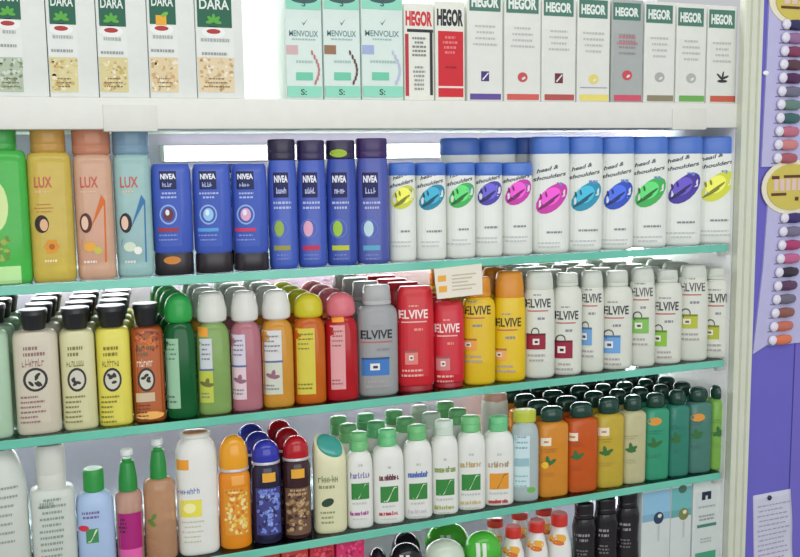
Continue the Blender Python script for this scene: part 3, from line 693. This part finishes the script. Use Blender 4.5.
# price card clipped on the shelf edge
cx, cz = wall_pt(457, 284, -.004)
card = empty('price_card', 'white price card with orange squares hanging from the glass edge', 'price card', (cx, -.004, cz))
corners = [(434, 274), (433.5, 269), (481, 263.5), (482, 294), (437, 299)]
panel('card', [wall_pt(a, b, 0) for a, b in corners[1:]], .0004, .0032, mat((232, 226, 208), 'paper'), card, (cx, -.004, cz))
def card_marks(name, quads, rgb):
    bm = bmesh.new()
    for x0, y0, x1, y1 in quads:
        q = [(x0, y0), (x1, y0 - (x1 - x0) * .1), (x1, y1 - (x1 - x0) * .1), (x0, y1)]
        bm.faces.new([bm.verts.new((a - cx, -.0034 + .004, b - cz)) for a, b in (wall_pt(u, v, -.0034) for u, v in q)][::-1])
    finish(bm, name, mat(rgb, 'paper'), card, smooth=False)
card_marks('orange_square', [(438, 276, 446, 282), (439, 286.5, 447, 292.5)], (236, 170, 60))
card_marks('price_print', [(452, 275 + 3.6 * k, 452 + 24 - 4 * (k % 3), 276.2 + 3.6 * k) for k in range(5)], (196, 184, 160))

# ================================================================ row 3
def r3(name, label, pl, pr, pt, dep, group=None, **k): return Item(name, label, 'bottle', 3, pl, pr, pt, dep, group, **k)
it = r3('lotion_bottle', 'large pale white bottle with sloped shoulders and tiny cap', -30, 30, 449, .06)
it.body([(0, .94, .92, 2.8), (.02, 1, 1, 2.8), (.6, 1, 1, 2.8), (.75, .96, .96, 2.6), (.88, .84, .88, 2.5), (.96, .68, .76, 2.4), (1, .5, .6, 2.2)], it.z(454), mat((208, 214, 204)))
it.cap(DISC, it.z(454), it.H, .02, .018, mat((214, 208, 200))); p = Print(it); p.lines(-14, 488, 18, 550, 7, (150, 162, 150), .25); p.done()
it = r3('lotion_bottle', 'white bottle with tall white cap beside the pale blue bottle', 30, 76, 442, .052)
it.body(SQUAREISH, it.z(490), mat((206, 212, 202))); it.cap(FLAT, it.z(490), it.H, 14.5 * it.kx, .02, mat((214, 216, 206)))
p = Print(it); p.lines(38, 498, 66, 560, 10, (140, 160, 146), .4); p.word(40, 499, 54, 507, (96, 120, 106), 4); p.done()
it = r3('lotion_bottle', 'pale blue bottle with a ribbed green cap', 76, 115, 466, .046)
it.body(ROUNDSH, it.z(494), mat((170, 194, 226))); it.cap(DISC, it.z(494), it.H, 10.5 * it.kx, .017, mat((46, 150, 66)))
p = Print(it); p.lines(82, 511, 100, 520, 2, (120, 100, 150), .5); p.rect(86, 528, 99, 542, (60, 140, 80)); p.poly([(88, 541), (96, 529), (98, 529), (91, 541)], (220, 230, 190)); p.ell(81, 527, 5, 3, (214, 50, 70)); p.done(film=(170, 194, 226))
it = r3('tonic_bottle', 'peach bottle with magenta label and green nozzle cap', 115, 143, 447, .04)
it.body(SLENDER, it.z(492), mat((206, 164, 144), 'liquid'))
it.cap([(0, 1, 1, 2), (.06, 1, 1, 2), (.3, .98, .98, 2), (.68, .72, .72, 2), (.7, .5, .5, 2), (.78, .5, .5, 2)], it.z(492), it.H, 9.5 * it.kx, 9.5 * it.kx, mat((40, 142, 62)))
it.cap([(0, .8, .8, 2), (.1, 1, 1, 2), (.8, 1, 1, 2), (1, .8, .8, 2)], it.z(458), it.H, 6 * it.kx, 6 * it.kx, mat((232, 238, 232)), 'nozzle', parent=it.capo)
p = Print(it); p.rect(118, 513, 143, 549, (170, 20, 116)); p.lines(119, 518, 127, 534, 4, (60, 30, 50), .5); p.rect(118, 549, 143, 570, (228, 96, 170)); p.done()
it = r3('tonic_bottle', 'tan peach bottle with tall green nozzle cap beside the white bottle', 143, 176, 436, .042)
it.body(SLENDER, it.z(480), mat((206, 160, 124), 'liquid'))
it.cap([(0, 1, 1, 2), (.06, 1, 1, 2), (.3, .98, .98, 2), (.68, .72, .72, 2), (.7, .5, .5, 2), (.78, .5, .5, 2)], it.z(480), it.H, 8.5 * it.kx, 8.5 * it.kx, mat((40, 142, 62)))
it.cap([(0, .8, .8, 2), (.1, 1, 1, 2), (.8, 1, 1, 2), (1, .8, .8, 2)], it.z(448), it.H, 5.6 * it.kx, 5.6 * it.kx, mat((232, 238, 232)), 'nozzle', parent=it.capo)
p = Print(it); p.ell(152, 522, 5, 2.4, (96, 130, 50), 130); p.ell(154, 516, 4, 2, (96, 130, 50), 60); p.lines(147, 532, 162, 556, 4, (176, 130, 90), .3, False); p.done()
it = r3('sun_lotion', 'white bottle with brown orange top and yellow square print', 176, 218, 430, .05)
it.body(ROUNDSH, it.z(440), mat((230, 230, 222))); it.cap([(0, .95, .95, 2.2), (.1, 1, 1, 2.2), (.8, .98, .98, 2.2), (1, .9, .9, 2.2)], it.z(440), it.H, 15 * it.kx, .02, mat((226, 226, 216)))
bm = bmesh.new(); loft(bm, [(it.H - .0005, 12 * it.kx, .0165, 2.2), (it.H + .0015, 11.6 * it.kx, .016, 2.2), (it.H + .002, 10 * it.kx, .014, 2.2)]); finish(bm, 'cap_disc', mat((214, 140, 60)), it.capo)
p = Print(it); p.word(178, 487, 200, 493, (110, 126, 180), 7); p.rect(179, 499, 202, 516, (232, 222, 80)); p.ell(190, 507, 6, 5, (246, 240, 170)); p.lines(180, 520, 206, 545, 5, (196, 200, 170), .3); p.done(film=(230, 230, 222))
p = Print(it); p.rect(177, 459, 189, 469, (240, 160, 50)); p.done('price_sticker', parent=it.bodyo)
def domed(pl, pr, pt, bt, bc, cc, label, pic, stick, kind='shiny'):
    it = r3('body_spray', label, pl, pr, pt, .042, 'slim bottles with round domed caps', fit=.94)
    it.body([(0, .9, .9, 2), (.012, .97, .97, 2), (.03, 1, 1, 2), (.9, 1, 1, 2), (.95, .96, .96, 2), (.98, .86, .86, 2), (1, .8, .8, 2)], it.z(bt), mat(bc, kind))
    it.cap(DOME, it.z(bt), it.H, it.W * .46, it.dep * .46, mat(cc, 'shiny'))
    bm = bmesh.new(); loft(bm, [(it.z(bt) + .001, it.W * .47, it.dep * .47, 2), (it.z(bt) + .005, it.W * .475, it.dep * .475, 2), (it.z(bt) + .006, it.W * .46, it.dep * .46, 2)], 28)
    finish(bm, 'cap_rim', mat((200, 196, 200), 'metal'), it.capo)
    p = Print(it); c = (pl + pr) / 2 + 3; p.rect(c - 13, 488, c + 12, 535, pic[0]); p.speckle(c - 13, 488, c + 12, 535, pic[1:], 70, 2.6); p.lines(c - 11, 489, c + 9, 497, 2, pic[-1], .5); p.done()
    p = Print(it); p.rect(c - 6 + stick[0], stick[1], c + 7 + stick[0], stick[1] + 9, stick[2]); p.done('price_sticker', parent=it.bodyo)
    return it
dm = [domed(218, 251, 433, 473, (232, 142, 30), (236, 164, 40), 'orange spray bottle with a golden domed cap', ((226, 150, 40), (236, 200, 90), (240, 222, 150), (214, 120, 20)), (0, 476, (240, 170, 80))),
      domed(251, 282, 438, 466, (36, 34, 62), (48, 56, 168), 'dark navy spray bottle with a blue domed cap', ((60, 64, 130), (110, 130, 210), (150, 170, 226), (40, 40, 90), (120, 140, 220)), (-1, 473, (232, 170, 50))),
      domed(282, 311, 434, 462, (58, 34, 38), (180, 26, 36), 'dark brown spray bottle with a red domed cap', ((110, 80, 60), (170, 140, 90), (150, 110, 60), (70, 40, 40), (190, 160, 120)), (-2, 469, (232, 170, 50)))]
it = r3('cream_shampoo', 'cream coloured bottle with a slanted teal cap beside the red dome', 313, 346, 428, .042)
zz = it.z(452); a = it.W / 2; b = it.dep / 2
secs = [(0, a * .9, b * .88, 2.6), (.003, a * .97, b * .97, 2.6), (.008, a, b, 2.6), (zz * .78, a, b, 2.6), (zz - .012, a * .99, b * .99, 2.6, 0, 0, -.1, .3), (zz - .001, a * .96, b * .95, 2.6, 0, 0, -.25, .7), (zz + .006, a * .88, b * .88, 2.6, 0, 0, -.32, .95)]
it.front = make_front([q[:4] for q in secs]); bm = bmesh.new(); loft(bm, secs, 36); it.bodyo = finish(bm, 'body', mat((222, 220, 180)), it.o)
bm = bmesh.new(); loft(bm, [(zz + .0055, a * .76, b * .8, 2.2, .0015, 0, -.32, .95), (zz + .0095, a * .74, b * .77, 2.2, .0015, -.002, -.32, .95), (zz + .0115, a * .62, b * .66, 2.2, .0015, -.0025, -.32, .95), (zz + .012, a * .4, b * .4, 2.2, .0015, -.0025, -.32, .95)], 30)
finish(bm, 'cap', mat((70, 164, 152), 'shiny'), it.o)
p = Print(it); p.word(319, 475, 338, 482, (130, 140, 96), 6); p.lines(318, 485, 336, 490, 1, (150, 150, 110), .6); p.ell(328, 502, 6, 4, (40, 66, 50), 20); p.lines(320, 511, 336, 526, 3, (150, 154, 116), .4); p.done(film=(220, 220, 178))
def simple(pl, pr, pt, bt, cc, txt, low, sq, label):
    it = r3('green_cap_lotion', label, pl, pr, pt, .044, 'white lotions with green caps')
    it.body(ROUNDSH, it.z(bt), mat((228, 230, 222)))
    it.cap([(0, .9, .9, 2), (.05, 1, 1, 2), (.5, 1, 1, 2), (.53, .95, .95, 2), (.57, 1, 1, 2), (.85, .98, .9, 2), (.95, .9, .8, 2), (1, .7, .6, 2)], it.z(bt), it.H, 8.6 * it.kx, .015, mat(cc))
    sx, sy, ty, ly = sq; p = Print(it)
    p.lines(sx - 2, ty - 11, sx + 3, ty - 8, 1, (190, 196, 190), .8); p.word(sx - 9, ty - 3, sx + 10, ty + 3, txt, 8, .45)
    p.rect(sx - 8, sy - 8, sx + 9, sy + 8, (48, 132, 56) if low[0] != 'o' else (226, 150, 40)); p.poly([(sx - 5, sy + 7), (sx + 5, sy - 7), (sx + 8, sy - 7), (sx - 1, sy + 7)], (216, 232, 200) if low[0] != 'o' else (70, 110, 40))
    p.lines(sx - 9, sy + 11, sx + 9, sy + 15, 1, (200, 200, 196), .5)
    p.word(sx - 9, ly - 2, sx + 9, ly + 2, low[1], 9, .5); p.lines(sx - 9, ly + 5, sx + 9, ly + 7, 1, (200, 204, 200), .6); p.done(film=(228, 230, 222))
    return it
GC = (112, 190, 122)
sim = [simple(346, 372, 430, 453, GC, (140, 130, 180), ('g', (176, 80, 150)), (360, 491, 475, 513), 'white green capped lotion with purple lettering beside cream bottle'),
       simple(372, 403, 427, 448, (106, 196, 130), (104, 40, 56), ('g', (190, 50, 80)), (389, 494, 477, 513), 'white green capped lotion with maroon lettering'),
       simple(403, 431, 423, 442, GC, (80, 110, 180), ('g', (206, 200, 210)), (418, 491, 474, 511), 'white green capped lotion with blue lettering'),
       simple(431, 457, 418, 437, (206, 222, 206), (140, 160, 90), ('g', (170, 176, 90)), (445, 487, 469, 507), 'white lotion with a pale white cap and olive lettering'),
       simple(457, 484, 414, 434, GC, (190, 170, 120), ('g', (206, 186, 130)), (471, 482, 464, 502), 'white green capped lotion with tan lettering'),
       simple(484, 512, 414, 433, (110, 196, 136), (176, 150, 120), ('o', (190, 60, 60)), (499, 481, 464, 501), 'white green capped lotion with orange and green square')]
it = r3('micellar_bottle', 'clear water bottle with yellow green cap beside white lotions', 512, 537, 408, .04)
clearit = it
it.body(ROUNDSH, it.z(424), mat((214, 232, 232), 'clear')); it.cap(DISC, it.z(424), it.H, 10 * it.kx, .014, mat((186, 196, 60)))
p = Print(it); p.lines(514, 436, 528, 452, 3, (130, 170, 180), .3); p.rect(513, 458, 529, 466, (150, 190, 196)); p.lines(514, 475, 528, 490, 3, (140, 196, 190), .3); p.done(film=(204, 226, 228))
p = Print(it); p.ell(531, 490, 4, 3, (110, 180, 80)); p.done('leaf_mark')
def timo(pl, pr, pt, bt, bc, label, em, stick=None, fruit=None, kind='liquid'):
    it = r3('gel_bottle', label, pl, pr, pt, .042, 'coloured gels with dark green caps', turn=.2, fit=.945)
    it.body(SQUAREISH[:3] + [(.93, 1, 1, 4), (.965, .97, .96, 3.6), (.985, .86, .86, 3), (1, .66, .7, 2.4)], it.z(bt), mat(bc, kind))
    it.cap([(0, .8, .8, 2), (.1, .95, .95, 2), (.25, 1, 1, 2), (.6, 1, 1, 2), (.82, .9, .9, 2), (.94, .72, .72, 2), (1, .5, .5, 2)], it.z(bt), it.H, (pr - pl) * .36 * it.kx, .017, mat((28, 66, 54), 'shiny'))
    c, y = em; p = Print(it)
    for a in (30, 100, 170): p.ell(c + 3.5 * math.cos(R(a)), y - 3 * math.sin(R(a)), 4.6, 2, (50, 110, 50), a)
    if fruit: p.ell(c - 6, y + 1, 3, 3.4, fruit)
    p.lines(c - 9, y + 9, c + 7, y + 14, 2, tuple(int(v * .75) for v in bc), .4); p.lines(c - 9, y - 15, c + 7, y - 10, 2, tuple(int(v * .7) for v in bc), .35); p.done()
    if stick:
        p = Print(it)
        if stick[2]: p.rect(stick[0] - 4, stick[1] - 4, stick[0] + 4.5, stick[1] + 4, (236, 226, 200)); p.rect(stick[0] - 2, stick[1] - 1, stick[0] + 2, stick[1] + 1, (190, 140, 90))
        else: p.ell(stick[0], stick[1], 6, 4, (222, 150, 60))
        p.done('price_sticker', parent=it.bodyo)
    return it
tim = [timo(537, 566, 405, 423, (240, 164, 60), 'orange gel bottle with a yellow fruit beside the clear bottle', (549, 463), (547, 441, 1), (236, 190, 50)),
       timo(566, 595, 401, 419, (226, 108, 44), 'deep orange red gel bottle with dark green cap', (577, 457), (574, 436, 1)),
       timo(595, 621, 396, 415, (224, 198, 76), 'mustard yellow gel bottle with dark green cap', (606, 453), (605, 431, 1)),
       timo(621, 643, 394, 412, (224, 220, 172), 'pale beige gel bottle with dark green cap', (630, 450)),
       timo(643, 666, 392, 409, (74, 182, 142), 'teal green gel bottle with an orange oval sticker', (655, 445), (653, 421, 0)),
       timo(666, 686, 389, 406, (70, 156, 134), 'dark teal gel bottle without sticker', (674, 440)),
       timo(686, 708, 386, 403, (96, 152, 138), 'grey teal gel bottle with an orange oval sticker', (696, 436), (694, 417, 0)),
       timo(708, 726, 384, 400, (150, 206, 98), 'leaf green gel bottle, last beside the post', (715, 434))]
# ================================================================ row 4 (tops only in view)
def r4(name, label, pl, pr, pt, dep, group=None, cat='bottle', **k): return Item(name, label, cat, 4, pl, pr, pt, dep, group, **k)
for pl, pr, pt, c, lab in ((252, 282, 556, (196, 40, 40), 'red'), (283, 310, 550, (204, 54, 44), 'orange red'), (311, 336, 545, (190, 24, 50), 'crimson'), (337, 366, 539, (204, 30, 96), 'hot pink')):
    it = r4('soap_carton', lab + ' carton below the lower glass shelf', pl, pr, pt, .06, 'red and pink cartons on the bottom shelf', 'carton', flat=True)
    it.box(mat(c, 'paper')); p = Print(it); p.speckle(pl + 2, pt + 1, pr - 2, pt + 26, [tuple(min(255, v + 40) for v in c), tuple(int(v * .75) for v in c), (226, 90, 120)], 30, 2); p.done('front_print')
def ball(pl, pr, pt, c, label, stripe, dep=.06, yf=.016):
    it = r4('round_deodorant', label, pl, pr, pt, dep, 'round topped containers on the bottom shelf', yf=yf)
    it.body([(0, .9, .9, 2.2), (.02, 1, 1, 2.2), (.95, 1, 1, 2.2), (1, .97, .97, 2.2)], it.H - .045, mat(c[1])); zt = it.H - .045
    it.cap([(0, 1, 1, 2), (.1, 1, 1, 2), (.3, .97, .97, 2), (.5, .9, .9, 2), (.7, .76, .76, 2), (.85, .57, .57, 2), (.95, .34, .34, 2), (1, .08, .08, 2)], zt, it.H, it.W / 2, dep / 2, mat(c[0], 'shiny'), 'domed_lid')
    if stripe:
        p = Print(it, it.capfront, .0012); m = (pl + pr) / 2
        p.rect(m - 5, pt + 15, m - 1.5, pt + 30, stripe, 3, 8); p.rect(m + .5, pt + 15, m + 4, pt + 30, stripe, 3, 8); p.done('white_stripe', parent=it.capo)  # on the black domes these stripes are painted highlights
    return it
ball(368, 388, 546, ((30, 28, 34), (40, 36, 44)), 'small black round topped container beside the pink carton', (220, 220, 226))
ball(389, 423, 541, ((26, 26, 30), (36, 34, 40)), 'large black dome topped container with two painted highlight stripes', (226, 226, 230))
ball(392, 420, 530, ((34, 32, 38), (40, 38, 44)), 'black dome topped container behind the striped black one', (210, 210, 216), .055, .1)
ball(424, 464, 537, ((206, 220, 200), (216, 224, 210)), 'white domed container in front of the green ones', None)
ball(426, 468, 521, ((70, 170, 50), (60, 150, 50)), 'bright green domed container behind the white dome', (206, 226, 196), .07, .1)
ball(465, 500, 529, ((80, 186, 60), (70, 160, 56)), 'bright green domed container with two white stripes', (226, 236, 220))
def redcap(pl, pr, pt, bt, label, yf):
    it = r4('red_cap_bottle', label, pl, pr, pt, .05, 'white bottles with red caps', yf=yf)
    it.body([(0, .9, .9, 2.4), (.02, 1, 1, 2.4), (.6, 1, 1, 2.4), (.8, .9, .92, 2.3), (.92, .68, .76, 2.2), (1, .46, .6, 2)], it.z(bt), mat((232, 232, 226)))
    it.cap(DISC, it.z(bt), it.H, 7.2 * it.kx, 7.2 * it.kx, mat((206, 50, 38)))
    p = Print(it); m = (pl + pr) / 2; p.ell(m, bt + 11, 7, 4.5, (232, 170, 50), 10); p.ell(m - 1, bt + 14, 6, 2.4, (216, 110, 40), -10); p.done()
redcap(502, 524, 524, 541, 'white red capped bottle, nearest the green domes', .016)
redcap(526, 547, 518, 535, 'white red capped bottle, middle of the front three', .016)
redcap(548, 570, 511, 529, 'white red capped bottle, front one beside the black bottles', .016)
redcap(485, 505, 517, 530, 'white red capped bottle behind the right green dome', .085)
redcap(510, 529, 511, 522, 'white red capped bottle, middle of the rear three', .085)
redcap(535, 553, 506, 518, 'white red capped bottle, rear one beside the black bottles', .085)
for pl, pr, pt, lab in ((573, 594, 500, 'glossy black bottle beside the red capped bottles'), (594, 616, 495, 'glossy black bottle with a black one on either side'), (616, 637, 489, 'glossy black bottle beside the pale blue carton')):
    it = r4('black_bottle', lab, pl, pr, pt, .044, 'glossy black bottles', turn=.3, fit=.95)
    it.body([(0, .9, .9, 2.4), (.015, 1, 1, 2.4), (.45, 1, 1, 2.4), (.62, .92, .92, 2.4), (.75, .94, .94, 2.4), (.9, 1, 1, 2.4), (1, .84, .84, 2.4)], it.H - .035, mat((34, 32, 36), 'shiny'))
    it.cap(FLAT, it.H - .035, it.H, it.W * .4, .017, mat((30, 29, 33), 'shiny'))
    p = Print(it); m = (pl + pr) / 2; p.lines(m - 6, pt + 34, m + 6, pt + 44, 2, (150, 146, 146), .5); p.lines(m - 5, pt + 50, m + 5, pt + 60, 3, (110, 106, 106), .5); p.done()
for pl, pr, pt, lab, top, em in ((641, 670, 489, 'white carton with a sky blue top beside black bottles', (140, 190, 216), 0), (670, 691, 485, 'narrow white carton with a teal top', (110, 180, 180), 1), (692, 722, 481, 'plain white carton with dark emblem beside the post', None, 2)):
    it = r4('tube_carton', lab, pl, pr, pt, .05, 'white cartons on the bottom shelf', 'carton', fit=.985, flat=True); it.box(mat((208, 216, 212), 'paper')); p = Print(it); c = (pl + pr) / 2
    if top:
        p.rect(pl, pt + 2, pr, pt + 31, top); p.rect(pl, pt + 24, pr, pt + 31, tuple(int(v * .9) for v in top)); p.ell(c + 3, pt + 29, 5, 6, (40, 60, 90) if em == 0 else (120, 130, 70)); p.ell(c + 4, pt + 27, 2, 2, (220, 220, 200)); p.rect(c + 2.4, pt + 36, c + 3.6, pt + 52, (190, 196, 186)); p.ell(c + 2, pt + 4, 4, 4, (70, 110, 90)) if em else None
    else:
        p.rect(c - 5, pt + 10, c + 4, pt + 18, (30, 34, 60)); p.rect(c - 1.5, pt + 14, c + .5, pt + 18, (200, 206, 206)); p.lines(c - 10, pt + 24, c + 9, pt + 26, 1, (170, 176, 176), .8); p.lines(c - 11, pt + 33, c + 10, pt + 40, 2, (150, 160, 160), .5); p.rect(c - 10, pt + 42, c + 9, pt + 45, (70, 130, 110)); p.lines(c - 9, pt + 56, c + 6, pt + 62, 2, (176, 184, 180), .5); p.rect(c - 12, pt + 70, c + 8, pt + 80, (60, 160, 120))
    p.done('front_print', film=(208, 216, 212))

# ================================================================ rows standing behind the front row
def backs(items, n, dy, words, group, skip=(), dx=0):
    for i, it in enumerate(items):
        for k in range(1, n + 1):
            if (i, k) in skip: continue
            if it.y + dy * k + it.dep / 2 > DEPTH - .006: continue
            copy_item(it, dx * k, dy * k, '%s, %s back from the shelf edge' % (words[i], ['', 'second', 'third', 'fourth', 'fifth'][k]), group)
backs(herb, 3, .066, ['pale green herbal bottle', 'beige black capped herbal bottle', 'cream green herbal bottle', 'yellow black capped herbal bottle', 'amber black capped herbal bottle'], 'herbal bottles behind the front row', skip=((4, 1), (4, 2), (4, 3)), dx=.011)
backs(show, 3, .06, ['green domed shower gel', 'light green white capped shower gel', 'pink white capped shower gel', 'orange white capped shower gel', 'yellow domed shower gel', 'pink domed red shower gel'], 'shower gels behind the front row')
backs(elv, 3, .062, ['grey shampoo', 'tall red shampoo', 'short red shampoo', 'yellow shampoo behind the price card', 'orange capped yellow shampoo', 'white dark red emblem shampoo', 'white dark red emblem conditioner', 'white slim blue emblem shampoo', 'white blue emblem conditioner', 'white green emblem shampoo', 'white lime emblem conditioner', 'white olive emblem shampoo', 'white yellow emblem conditioner'], 'family shampoos behind the front row')
backs(sim, 2, .062, ['purple lettered green capped lotion', 'maroon lettered green capped lotion', 'blue lettered green capped lotion', 'olive lettered white capped lotion', 'tan lettered green capped lotion', 'orange square green capped lotion'], 'green capped lotions behind the front row', skip=((5, 2), (5, 1)))
backs(tim, 4, .058, ['orange fruit gel bottle', 'deep orange gel bottle', 'mustard gel bottle', 'pale beige gel bottle', 'teal gel bottle', 'dark teal gel bottle', 'grey teal gel bottle', 'leaf green gel bottle'], 'gel bottles behind the front row', skip=((7, 1), (7, 2), (7, 3), (7, 4)))
backs(dm[1:], 2, .06, ['navy spray bottle with blue dome', 'brown spray bottle with red dome'], 'domed spray bottles behind the front row')
backs(hs_l, 2, .07, ['large magenta oval shampoo', 'large teal oval shampoo', 'large royal blue oval shampoo', 'large green oval shampoo', 'large violet oval shampoo', 'large yellow oval shampoo'], 'large blue capped shampoos behind the front row')
backs([n2], 1, .1, ['blue bottle with pink ring and black cap'], 'blue bottles behind the front row')
for k, nm in ((1, 'magenta'), (2, 'violet')):
    copy_item(hs_l[0], -hs_l[0].W * 1.03 * k, .07, 'tall blue capped shampoo standing behind the small %s one' % nm, 'large blue capped shampoos behind the front row')
it = r3('lotion_tube', 'white bottle with a peach cap behind the last white lotion', 482, 507, 391, .045, yf=.12)
it.body(OVAL, it.z(402), mat((226, 222, 214))); it.cap(DISC, it.z(412), it.H, 11 * it.kx, .02, mat((212, 160, 140)))

# ================================================================ lamps and light
LAMP, STRIP = 2.0, 30.0
def strip_lamp(name, label, x0, x1, z0, z1, dep, strength):
    t = empty(name, label, 'lamp', ((x0 + x1) / 2, DEPTH, (z0 + z1) / 2)); w = (x1 - x0) / 2; h = (z1 - z0) / 2
    bm = bmesh.new(); add_box(bm, -w, w, -dep * .4, .001, -h, h, .001); finish(bm, 'housing', mat((232, 234, 234), 'metal'), t)
    bm = bmesh.new(); add_box(bm, -w + .006, w - .006, -dep, -dep * .4, -h * .94, h * .94, .003); finish(bm, 'diffuser', lamp_mat(strength), t)
    for sx in (-1, 1):
        bm = bmesh.new(); add_box(bm, min(sx * w, sx * (w - .006)), max(sx * w, sx * (w - .006)), -dep - .001, -dep * .4, -h, h, .001); finish(bm, 'end_cap', mat((222, 226, 226), 'plastic'), t)
    return t
yL = DEPTH - .03
lx0, lz0 = wall_pt(161, 145.5, yL); lz1 = wall_pt(163, 162, yL)[1]
strip_lamp('fluorescent_lamp', 'glowing white lamp strip under the top board behind the blue bottles', lx0, XR - .05, lz1, lz0, .03, LAMP)
for r, nm in ((2, 'upper'), (3, 'middle'), (4, 'lower')):  # glowing strips added to brighten the back panel and bottles
    zt = ROWZ[r - 1] - GT - .004
    strip_lamp('fill_strip', 'added thin glowing fill strip along the back panel under the %s glass shelf' % nm, XL + .05, XR - .05, zt - .012, zt, .014, STRIP)

t = empty('corner_fill', 'added upright fill light in the right rear corner between the glass shelves', 'lamp', (XR - .018, DEPTH, .62))  # glowing bar added to brighten the white side panel
for nm, y0, y1, x0, x1, z0, z1, m in (('housing', -.012, .001, -.014, .014, .01, .99, mat((232, 234, 234), 'metal')), ('diffuser', -.03, -.012, -.012, .012, .02, .98, lamp_mat(18.0))):
    bm = bmesh.new(); add_box(bm, x0, x1, y0, y1, z0, z1, .002); finish(bm, nm, m, t)

def area(name, loc, rot, sx, sy, power, col=(1, 1, 1)):
    d = bpy.data.lights.new(name, 'AREA'); d.shape = 'RECTANGLE'; d.size = sx; d.size_y = sy; d.energy = power; d.color = col
    o = bpy.data.objects.new(name, d); link(o); o.location = loc; o.rotation_euler = rot
    return o
area('ceiling_light', (.4, -1.7, 2.75), (R(40), 0, 0), 3.0, .8, 19, (1, .99, .96))
area('front_fill', (.5, -3.4, 1.5), (R(92), 0, 0), 3.2, 1.8, 38, (.98, 1, 1))  # unseen broad light added on the camera side as fill
area('upper_wall_fill', (.5, .2, 2.35), (R(12), 0, 0), 1.9, .15, 9)  # unseen light added to whiten the wall behind the cartons
w = bpy.data.worlds.new('shop'); scene.world = w; w.use_nodes = True
bg = w.node_tree.nodes['Background']; bg.inputs[0].default_value = (.93, .95, 1, 1); bg.inputs[1].default_value = .6
scene.view_settings.view_transform = 'Standard'; scene.view_settings.look = 'None'
scene.view_settings.exposure = -0.06; scene.view_settings.gamma = 1
try: scene.view_settings.use_curve_mapping = False
except Exception: pass
scene.cycles.transparent_max_bounces = 40
scene.cycles.max_bounces = 8
